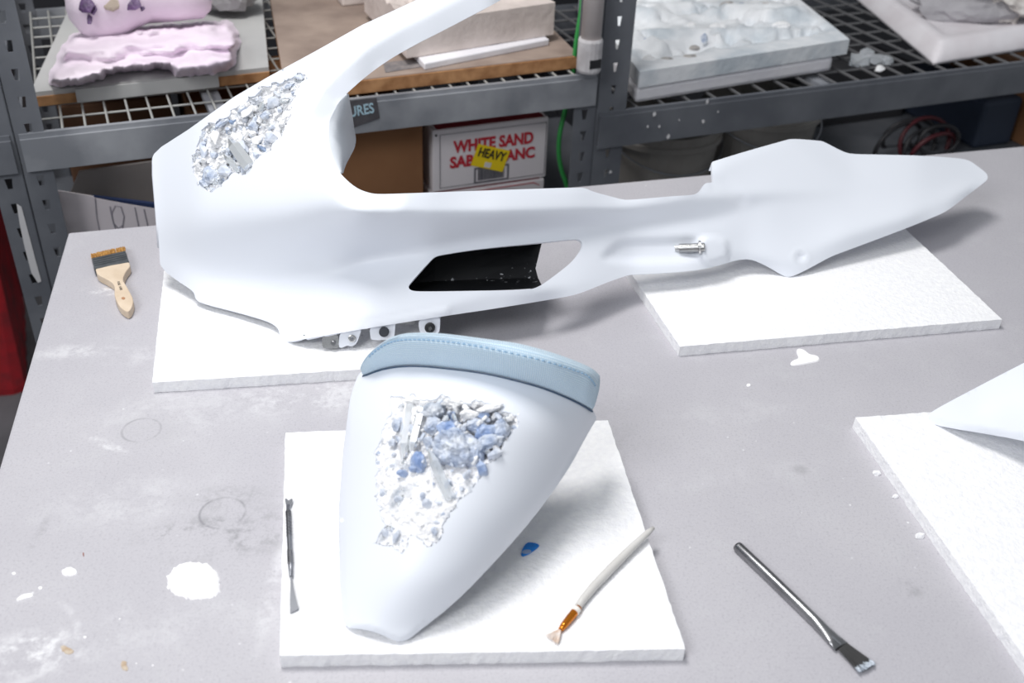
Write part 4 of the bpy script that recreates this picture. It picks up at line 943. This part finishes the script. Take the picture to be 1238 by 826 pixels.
mk('support', *tube([P(130, 42, PH_ + .02), P(136, 20, .13)], [.045, .04], 20), M_pink, sculpt, smooth=True)
def on_tube(q): return np.array([P(q[0][0], q[0][1], .0) + (pth[1] - P(140, 0, .0)) * 0])
for i, (x, y, rx, ry, m_) in enumerate(((104, 5, 8, 9, M_ameth), (113, 12, 4, 5, M_ameth), (122, 1, 5, 6, M_ameth), (108, 24, 3, 5, M_ameth), (150, 2, 6, 5, M_ameth), (162, 4, 9, 8, M_ameth), (152, 12, 3.5, 4, M_ameth), (172, 10, 2.5, 3, M_ameth), (135, 6, 8, 6, mat('tan_crust', (178, 164, 150), .9, bump=.8)))):
    c = None
    # drop the mineral onto the rounded form along the surface facing the aisle
    dvec = ray(x, y); dvec = dvec / np.linalg.norm(dvec); best = None
    rel = np.array(Vt) - CAM; t_ = rel @ dvec; off = np.linalg.norm(rel - t_[:, None] * dvec, axis=1); kk = np.where(off < .012)[0]
    tt_ = t_[kk].min() if len(kk) else t_[np.argmin(off)]
    o = chunk(lambda q, tt_=tt_, dvec=dvec: np.array([CAM + dvec * (tt_ - .002)]), x, y, rx * 1.25, ry * 1.25, m_, torso, 60 + i, dep=.4, n=18, name='amethyst_cluster')
o = lump(lambda q: np.array([SH(-.545, .42, PH_ + .045)]), 0, 0, 32, 26, mat('grey_rock', (128, 126, 128), .9, col2=(164, 162, 164), nscale=14, bump=.6, bscale=50), None, 7.7, amp=.3, name='grey_rock', dep=.9); tag(o, 'rough grey rock behind the pink sculpture on the left shelf', 'rock')
# --- wooden plank with plaster blocks
wc = [(-.537, .010), (-.046, .028), (.012, .56), (-.452, .57)]
wp = empty('wooden_plank', SH(-.25, .28, DK), 'worn plywood board on the left shelf under the cream plaster block', 'board')
shelf_slab('plywood_core', wc, DK, DK + .021, M_woode, wp, .001); shelf_slab('worn_face', [(-.537, .0115), (-.0465, .0295), (.0115, .56), (-.452, .57)], DK + .0211, DK + .0222, M_wood, wp)
WH = DK + .0222
q = [P(x, y, WH + .0004) for x, y in ((466, 88), (510, 81), (508, 71), (463, 76))]
mk('dark_tape', *prism([tuple(p) for p in q], [tuple(p + np.array([0, 0, .0005])) for p in q]), mat('grey_smudge', (112, 108, 110), .85, col2=(140, 132, 130), nscale=70), wp)
q = [P(x, y, WH + .0004) for x, y in ((446, 8), (470, 4), (468, -8), (450, -10))]
mk('dark_stain', *prism([tuple(p) for p in q], [tuple(p + np.array([0, 0, .0004])) for p in q]), mat('soot', (74, 66, 64), .9), wp)
def broken(name, cor, h0, h1, m, label, cat, seed, amp=.012, ra=.35, n=26):
    """broken slab: four footprint corners (a, b), rough top"""
    V = []; F = []
    c = [np.array(x) for x in cor]
    for j in range(n + 1):
        for i in range(n + 1):
            u, v = i / n, j / n; q = (c[0] * (1 - u) + c[1] * u) * (1 - v) + (c[3] * (1 - u) + c[2] * u) * v
            e = min(u, 1 - u, v, 1 - v); nz = noise.fractal(Vector((q[0] * 22 + seed, q[1] * 22, seed)), .8, 2.1, 4) + .6 * noise.voronoi(Vector((q[0] * 45, q[1] * 45, seed)))[0][0]
            V.append(SH(q[0], q[1], h1 + nz * amp * sstep(v, ra, ra + .18)))
    K = n + 1
    F = [(j * K + i, j * K + i + 1, (j + 1) * K + i + 1, (j + 1) * K + i) for j in range(n) for i in range(n)]
    bd = [i for i in range(K)] + [j * K + n for j in range(1, K)] + [n * K + i for i in range(n - 1, -1, -1)] + [j * K for j in range(n - 1, 0, -1)]
    k = len(V); rnd = random.Random(seed)
    for i in bd:
        p = V[i].copy(); p[2] = TZ + h0 + rnd.random() * .001; V.append(p)
    m_ = len(bd)
    F += [(bd[(i + 1) % m_], bd[i], k + i, k + (i + 1) % m_) for i in range(m_)] + [tuple(k + i for i in range(m_ - 1, -1, -1))]
    o = mk(name, V, F, m, None); return tag(o, label, cat)
broken('plaster_slab', [(-.335, .055), (-.060, .105), (-.075, .33), (-.33, .32)], WH + .0115, WH + .066, M_plaster, 'thick cream plaster block with a broken top on the wooden plank', 'plaster block', 2, ra=.08)
o = shelf_slab('thin_slab', [(-.315, .028), (-.075, .088), (-.08, .25), (-.31, .24)], WH, WH + .011, M_white, None, .002); tag(o, 'thin white slab wedged under the cream plaster block', 'slab')
o = shelf_slab('beige_block', [(-.35, .40), (-.24, .41), (-.24, .50), (-.35, .50)], WH, WH + .09, M_plaster, None, .003); tag(o, 'small beige block at the back of the wooden plank', 'block')
# pipe and green cord beside the middle post
pp = empty('plastic_pipe', SH(-.052, -.022, .08), 'white plastic pipe standing against the middle shelf post', 'pipe')
mk('pipe_tube', *tube([SH(-.053, -.021, .13), SH(-.053, -.021, .55)], .0165, 18), mat('white_pvc', (214, 206, 204), .5, col2=(200, 192, 190), nscale=20), pp, smooth=True)
mk('coupling', *tube([SH(-.053, -.021, .078), SH(-.053, -.021, .082), SH(-.053, -.021, .128), SH(-.053, -.021, .132)], [.0185, .02, .02, .0185], 18), mat('dusty_pvc', (176, 172, 174), .6, col2=(206, 204, 206), nscale=40), pp)
mk('slot', *hexa([SH(-.053 + x, -.0415 + y, h) for h in (.088, .102) for x, y in ((-.008, 0), (.012, .001), (.012, .006), (-.008, .006))]), M_black, pp)
cpt = [pv(706, -30, .03), pv(703, 10, .03), pv(697, 50, .03), pv(692, 90, .034), pv(684, 130, .035), pv(677, 160, .03), pv(675.5, 185, .03), pv(679, 206, .03), pv(685, 224, .03), pv(692, 260, .04)]
cq = [];
for i in range(len(cpt) - 1):
    for t in np.linspace(0, 1, 6, False):
        p0, p1, p2, p3 = cpt[max(i - 1, 0)], cpt[i], cpt[i + 1], cpt[min(i + 2, len(cpt) - 1)]
        cq.append(.5 * ((2 * p1) + (-p0 + p2) * t + (2 * p0 - 5 * p1 + 4 * p2 - p3) * t * t + (-p0 + 3 * p1 - 3 * p2 + p3) * t ** 3))
o = mk('green_cord', *tube(cq + [cpt[-1]], .0042, 10), mat('green_plastic', (52, 150, 74), .5), None, smooth=True); tag(o, 'bright green cord hanging beside the middle shelf post', 'cord')

# --- under the left shelf
LS = -.262
def carton(label, a0, a1, b0, b1, h0, h1, m, name='cardboard_box', group=None):
    e = empty(name, SH((a0 + a1) / 2, (b0 + b1) / 2, h0), label, 'box', group)
    bd = mk('carton', *sbox(a0, a1, b0, b1, h0, h1 - .001), m, e); bevel(bd, .002, 2); return e, bd
c1, bd = carton('plain brown cardboard box under the left shelf beam', -.66, -.312, .05, .42, LS, .0, M_card)
mk('flap', *sbox(-.66, -.312, .05, .225, -.001, .002), M_card, c1); mk('flap', *sbox(-.66, -.312, .229, .42, -.001, .002), M_card, c1)
M_carton = mat('white_carton', (232, 226, 228), .8, col2=(224, 217, 220), nscale=8)
M_red = mat('red_print', (190, 44, 58), .8); M_redd = mat('dark_red_print', (128, 28, 40), .8)
bx0, bx1, bf = -.295, -.085, .05
def sandbox(h0, h1, label, front, dx=0., db=0.):
    e, bd = carton(label, bx0 + dx, bx1 + dx, bf + db, bf + .16 + db, h0, h1, M_carton, 'sand_box', 'white sand cartons')
    mk('top_print', *sbox(bx0 + .008 + dx, bx1 - .008 + dx, bf + .004 + db, bf + .15 + db, h1 - .0008, h1 + .0002), M_redd, e)
    return e, bd
TB = -.134
s2, bd2 = sandbox(LS, TB - .001, 'second white sand carton underneath, mostly hidden by the table', None, -.004, -.004)
s1, bd1 = sandbox(TB, -.022, 'white carton lettered in red with a yellow sticker under the left shelf', None)
fx = lambda a, h, o=.0012: SH(a, bf - o, h)
mid = (bx0 + bx1) / 2
text_mesh('red_lettering', 'WHITE SAND', .0285, M_red, bd1, fx(mid + .0045, -.057), SU, [0, 0, 1.], ext=.0004, scale_x=.84, weight=.0011)
text_mesh('red_lettering', 'SABLE BLANC', .0275, M_red, bd1, fx(mid + .003, -.0845), SU, [0, 0, 1.], ext=.0004, scale_x=.92, weight=.0011)
# frame line, barcode, sticker
M_gl = mat('grey_print', (98, 96, 104), .8)
def rect_line(a0, a1, h0, h1, wd, m, par, name, o=.0012):
    mk(name, *join([sbox(a0, a1, bf - o, bf - .0006, h1 - wd, h1), sbox(a0, a1, bf - o, bf - .0006, h0, h0 + wd), sbox(a0, a0 + wd, bf - o, bf - .0006, h0 + wd, h1 - wd), sbox(a1 - wd, a1, bf - o, bf - .0006, h0 + wd, h1 - wd)]), m, par)
rect_line(bx0 + .012, bx1 - .004, TB + .006, -.031, .0007, M_gl, bd1, 'printed_border')
rect_line(mid - .031, mid + .033, -.128, -.099, .0026, M_gl, bd1, 'barcode_frame')
rnd = random.Random(3); bars = []; x = mid - .024
while x < mid + .025:
    w_ = rnd.choice((.0008, .0012, .002)); bars.append(sbox(x, x + w_, bf - .0012, bf - .0006, -.123, -.102)); x += w_ + rnd.choice((.0008, .0012))
mk('barcode', *join(bars), M_gl, bd1)
mk('staple_hole', *sbox(bx0 + .004, bx0 + .0075, bf - .0011, bf - .0004, -.033, -.0295), M_black, bd1)
th = math.radians(-19); ex = SU * math.cos(th) + np.array([0, 0, math.sin(th)]); ez = -SU * math.sin(th) + np.array([0, 0, math.cos(th)]); sc = SH(mid - .002, bf - .0022, -.084)
q = [sc + ex * x + ez * z for x, z in ((-.031, -.0195), (.031, -.0195), (.031, .0200), (-.031, .0200))]
stk = mk('yellow_sticker', *prism([tuple(p + SN * .0006) for p in q], [tuple(p) for p in q]), mat('yellow_paper', (244, 212, 20), .7), bd1)
text_mesh('sticker_word', 'HEAVY', .0225, M_black, bd1, sc + ez * .0065 - SN * .0006, ex, ez, ext=.0004, scale_x=.74, weight=.0006)
q = [sc - SN * .0004 + ex * (x - .001) + ez * (z - .0125) for x, z in ((-.006, -.0045), (.006, -.0045), (.006, .0045), (-.006, .0045))]
mk('sticker_patch', *prism([tuple(p + SN * .0003) for p in q], [tuple(p - SN * .0003) for p in q]), mat('white_patch', (220, 216, 214), .8), bd1)
text_mesh('red_lettering', 'WHITE SAND', .030, M_red, bd2, SH(mid, bf - .0052, TB - .035), SU, [0, 0, 1.], ext=.0004, scale_x=.8)
mk('red_arc_line', *tube([SH(bx0 + .02, bf - .0048, TB - .010), SH(mid, bf - .0048, TB - .0065), SH(bx1 - .025, bf - .0048, TB - .006), SH(bx1 - .014, bf - .0048, TB - .012)], .0008, 5), M_red, bd2)
# sheets leaning under the shelf at the left
def upright(name, px, b, th, m, label, cat):
    q = [pv(x, y, b) for x, y in px]; lo = [np.array([p[0], p[1], TZ + LS]) for p in (q[-1], q[0])]; q = q + lo
    o = mk(name, *prism([tuple(p + SN * th) for p in q], [tuple(p) for p in q]), m); return tag(o, label, cat)
upright('grey_sheet', [(84, 236), (96, 208), (196, 194), (204, 240)], .11, .006, mat('grey_sheet', (134, 128, 126), .85, col2=(148, 142, 140), nscale=10), 'dull grey sheet leaning behind the drawing paper', 'sheet')
upright('blue_folder', [(112, 238), (150, 242.5), (196, 248)], .075, .008, mat('navy_board', (38, 54, 92), .6), 'dark blue board edge showing above the drawing paper', 'board')
upright('plain_paper', [(62, 238), (71, 230.5), (80, 232), (113.5, 237.5)], .042, .002, mat('blank_paper', (222, 214, 218), .85, col2=(212, 205, 209), nscale=9), 'blank white paper sheet left of the lettered drawing paper', 'paper')
pap = upright('drawing_paper', [(113.5, 239.5), (150, 246.5), (198, 254.5)], .038, .002, mat('white_paper', (216, 208, 212), .85, col2=(206, 198, 202), nscale=9), 'white paper sheet with faint pencil letters leaning under the left shelf', 'paper')
def pline(pts, b=.024):
    q = []
    for x, y in pts:
        q.append(pv(x, y, .0375))
    return tube(q, .0009, 4)
o = mk('pencil_letters', *join([pline([(115, 240), (117, 262), (121, 282)]), pline([(133, 250), (136, 266), (140, 278)]), pline([(148, 276), (150, 262), (146, 250), (139, 249), (135, 258), (137, 270), (143, 276), (149, 272)]), pline([(163, 251), (168, 276)]), pline([(174, 253), (179, 275)])]), mat('pencil', (140, 136, 146), .9), pap)
# brown backing behind
c3, _ = carton('dark brown cardboard box at the back of the left lower shelf', -.86, -.68, .30, .55, LS, -.01, mat('dark_cardboard', (104, 74, 54), .9))

# --- right shelf: eroded relief slabs
RD = -.004
o = shelf_slab('relief_base', [(.060, .016), (.505, .060), (.62, .50), (.16, .46)], RD, RD + .030, M_white, None, .008); tag(o, 'smooth white lower slab under the eroded relief', 'slab')
def relief():
    c = [np.array(x) for x in ((.062, .012), (.535, .062), (.655, .50), (.155, .45))]; n = 70; V = []
    for j in range(n + 1):
        for i in range(n + 1):
            u, v = i / n, j / n; q = (c[0] * (1 - u) + c[1] * u) * (1 - v) + (c[3] * (1 - u) + c[2] * u) * v
            wv = noise.fractal(Vector((q[0] * 7 + 3, q[1] * 16, 1.3)), .8, 2., 4); sw = math.sin((q[0] * 9 + q[1] * 34 + wv * 2.4)); e = min(u, 1 - u, (v - .0), 1 - v)
            pit = max(0, noise.fractal(Vector((q[0] * 13, q[1] * 13, 7.7)), .7, 2.1, 3) - .1)
            k = sstep(v, .10, .2) * sstep(min(u, 1 - u), .02, .06)
            V.append(SH(q[0], q[1], RD + .0585 + k * (.010 * sw + .010 * wv - .06 * pit)))
    K = n + 1; F = [(j * K + i, j * K + i + 1, (j + 1) * K + i + 1, (j + 1) * K + i) for j in range(n) for i in range(n)]
    bd = [i for i in range(K)] + [j * K + n for j in range(1, K)] + [n * K + i for i in range(n - 1, -1, -1)] + [j * K for j in range(n - 1, 0, -1)]
    k = len(V)
    for i in bd: V.append(V[i].copy())
    for i in bd: p = V[i].copy(); p[2] = TZ + RD + .0305; V.append(p)
    m_ = len(bd); nf = len(F); F += [(k + (i + 1) % m_, k + i, k + m_ + i, k + m_ + (i + 1) % m_) for i in range(m_)] + [tuple(k + m_ + i for i in range(m_ - 1, -1, -1))]
    global RSM; RSM = [True] * nf + [False] * (len(F) - nf)
    return V, F
rl = empty('relief_slab', SH(.33, .25, RD + .0305), 'white relief slab with swirling eroded top on the right shelf', 'relief')
_rf = relief(); rs = mk('slab', *_rf, mat('relief_white', (238, 240, 243), .75, col2=(200, 208, 215), nscale=13, namt=(.46, .7), bump=.4, bscale=60), rl, smooth=RSM)
rp_ = lambda q: np.array([P(q[0][0], q[0][1], RD + .056)])
M_tan = mat('tan_mineral', (206, 200, 194), .9, col2=(120, 118, 122), nscale=60, bump=.8)
for i, (x, y, rx, ry, m_) in enumerate(((806, 73, 8, 4, M_tan), (833, 70, 10, 4, M_tan), (840, 58, 6, 3, M_tan), (897, 10, 9, 6, M_dark), (915, 12, 5, 6, M_dark), (880, 8, 9, 6, M_tan), (926, 10, 8, 6, M_tan), (822, 38, 6, 5, M_wlump), (868, 32, 9, 4, M_wlump), (785, 74, 9, 6, M_wlump), (836, 30, 5, 3, M_wlump), (780, 52, 3, 6, M_slate), (852, 47, 4, 6, M_slate), (945, 30, 9, 4, M_wlump))):
    lump(rp_, x, y, rx, ry, m_, rs, 20 + i * 1.7, amp=.35, sub=2, dep=.5, name='mineral_patch')
gl = empty('glass_shards', SH(.63, .11, RD), 'cluster of clear broken shards on the right wire shelf', 'shard')
for i, (x, y, rx, ry) in enumerate(((1037, 73, 17, 9), (1060, 70, 17, 8), (1047, 64, 10, 8), (1072, 73, 9, 6), (1062, 83, 8, 5))):
    chunk(lambda q: np.array([P(q[0][0], q[0][1], RD + .008)]), x, y, rx, ry, M_quartz if i != 4 else M_wlump, gl, 90 + i, dep=.7, n=16, name='shard')
rsc = [(.728, .034), (1.16, .070), (1.28, .55), (.90, .53)]
ws = empty('plaster_tray', SH(1.0, .3, RD), 'white plaster slab with a raised rim at the right end of the right shelf', 'slab')
def tray():
    c = [np.array(x) for x in rsc]; n = 40; V = []
    for j in range(n + 1):
        for i in range(n + 1):
            u, v = i / n, j / n; q = (c[0] * (1 - u) + c[1] * u) * (1 - v) + (c[3] * (1 - u) + c[2] * u) * v
            e = min(u * .46, (1 - u) * .46, v * .5, (1 - v) * .5); z = .006 + .030 * sstep(e, 0, .03) - .018 * sstep(e, .045, .10)
            V.append(SH(q[0], q[1], RD + z + .002 * noise.noise(Vector((q[0] * 30, q[1] * 30, 0)))))
    K = n + 1; F = [(j * K + i, j * K + i + 1, (j + 1) * K + i + 1, (j + 1) * K + i) for j in range(n) for i in range(n)]
    bd = [i for i in range(K)] + [j * K + n for j in range(1, K)] + [n * K + i for i in range(n - 1, -1, -1)] + [j * K for j in range(n - 1, 0, -1)]
    k = len(V)
    for i in bd: p = V[i].copy(); p[2] = TZ + RD; V.append(p)
    m_ = len(bd); F += [(bd[(i + 1) % m_], bd[i], k + i, k + (i + 1) % m_) for i in range(m_)] + [tuple(k + i for i in range(m_ - 1, -1, -1))]
    return V, F
mk('tray_body', *tray(), mat('pinkish_white_plaster', (226, 220, 224), .8, col2=(236, 232, 236), nscale=14), ws, smooth=True)
o = lump(lambda q: np.array([SH(1.02, .24, RD + .055)]), 0, 0, 66, 34, mat('grey_cloth', (158, 156, 160), .9, col2=(180, 178, 182), nscale=20), None, 31., amp=.18, sub=4, dep=.7, name='grey_lump'); tag(o, 'grey rounded lump in the white plaster tray', 'lump')
o = lump(lambda q: np.array([SH(1.065, .205, RD + .085)]), 0, 0, 50, 28, M_plaster if False else mat('crumbly_white', (224, 220, 216), .95, col2=(190, 184, 180), nscale=60, bump=1., bscale=90), None, 41., amp=.5, sub=5, dep=.7, name='crumbly_rock'); tag(o, 'crumbly off-white rock lying on the grey lump', 'rock')
# --- under the right shelf
M_bk = mat('cloudy_plastic', (150, 146, 142), .5, col2=(132, 128, 124), nscale=10)
def bucket(a, b, r, h1, label, tilt=0.):
    e = empty('plastic_bucket', SH(a, b, LS), label, 'bucket', 'buckets on the lower right shelf')
    c = lambda h: SH(a, b, h)
    prof = [(LS, r * .88), (h1 - .03, r * .985), (h1 - .028, r * 1.04), (h1 - .018, r * 1.04), (h1 - .016, r), (h1, r), (h1, r * .95), (h1 - .05, r * .93)]
    n = 36; V = []; F = []
    for h, rr in prof:
        for k in range(n): t = 2 * math.pi * k / n; V.append(c(h) + (SU * math.cos(t) + SN * math.sin(t)) * rr)
    for j in range(len(prof) - 1):
        for k in range(n): F.append((j * n + k, j * n + (k + 1) % n, (j + 1) * n + (k + 1) % n, (j + 1) * n + k))
    F.append(tuple(range(n - 1, -1, -1))); F.append(tuple((len(prof) - 1) * n + k for k in range(n)))
    mk('tub', V, F, M_bk, e, smooth=False)
    mk('handle', *tube([c(h1 - .02) + (SU * math.cos(t) - SN * math.sin(t)) * (r * 1.06) - np.array([0, 0, .05 * math.sin(t)]) for t in np.linspace(0, math.pi, 17)], .002, 6), M_dsteel, e); return e
bucket(.235, .20, .115, -.118, 'cloudy plastic bucket nearest the middle post under the right shelf')
bucket(.480, .22, .120, -.108, 'second cloudy plastic bucket from the middle post under the right shelf')
cb = empty('cable_coil', SH(.86, .2, LS), 'tangled dark red and black cable coil under the right shelf', 'cable')
for i, (x, y, r, m_, b_) in enumerate(((1118, 172, 30, 'r', .17), (1112, 178, 22, 'k', .16), (1085, 176, 32, 'k', .19), (1128, 182, 26, 'r', .15), (1098, 165, 26, 'k', .2), (1135, 170, 20, 'k', .14))):
    c = pv(x, y, b_); s = np.linalg.norm(c - CAM) / FPX * r
    mk('cable_loop', *tube([c + (SU * math.cos(t) * 1.15 + np.array([0, 0, 1]) * math.sin(t) * .85 + SN * .25 * math.sin(t + i)) * s for t in np.linspace(0, 2 * math.pi, 33)], .005, 8), mat('dark_red_cable', (84, 30, 38), .5) if m_ == 'r' else mat('black_cable', (44, 44, 48), .5), cb, smooth=True)
mk('hanging_tail', *tube([pv(1118, 200, .17), SH(.86, .17, -.24), SH(.86, .2, LS + .006)], .005, 8), MATS['black_cable'], cb)
o = mk('blue_crate', *sbox(1.02, 1.13, .14, .42, LS, -.150), mat('navy_plastic', (44, 54, 72), .6), None); bevel(o, .01, 3); tag(o, 'dark navy plastic crate beside the cable coil', 'crate')
carton('brown cardboard box at the right end of the lower right shelf', 1.15, 1.27, .12, .40, LS, -.10, M_card)
carton('dark grey box behind the cable coil', .68, 1.0, .36, .56, LS, -.13, mat('charcoal_box', (60, 60, 64), .8), 'storage_box')
# --- red bin on the floor at the far left
rb_ = empty('red_bin', SH(-1.13, 1.05, -TZ), 'dusty red ribbed plastic bin on the floor at the far left', 'bin')
def bin_(a0, a1, b0, b1, h1):
    V = []; F = []; ring = []
    n = 44
    for h, k in ((-TZ, .90), (-TZ + .02, .92), (h1 - .04, .99), (h1 - .04, 1.04), (h1, 1.05), (h1, .97), (h1 - .05, .95)):
        for i in range(n):
            t = i / n * 4; s_ = int(t); f_ = t - s_
            c = [(-1, -1), (1, -1), (1, 1), (-1, 1)]; x = c[s_][0] * (1 - f_) + c[(s_ + 1) % 4][0] * f_; y = c[s_][1] * (1 - f_) + c[(s_ + 1) % 4][1] * f_
            rbx = 1 - (.035 if i % 2 else 0) * (1 if h < h1 - .04 else 0)
            V.append(SH((a0 + a1) / 2 + x * k * rbx * (a1 - a0) / 2, (b0 + b1) / 2 + y * k * rbx * (b1 - b0) / 2, h))
    for j in range(6):
        for i in range(n): F.append((j * n + i, j * n + (i + 1) % n, (j + 1) * n + (i + 1) % n, (j + 1) * n + i))
    F.append(tuple(range(n - 1, -1, -1))); F.append(tuple(6 * n + i for i in range(n)))
    return V, F
mk('tub', *bin_(-1.45, -1.06, .80, 1.22, -.32), mat('dusty_red_plastic', (176, 34, 44), .6, col2=(120, 40, 46), nscale=20, namt=(.4, .7), bump=.3), rb_)
mk('lid', *sbox(-1.47, -1.04, .78, 1.24, -.319, -.30), mat('dark_red_lid', (150, 30, 40), .6), rb_)
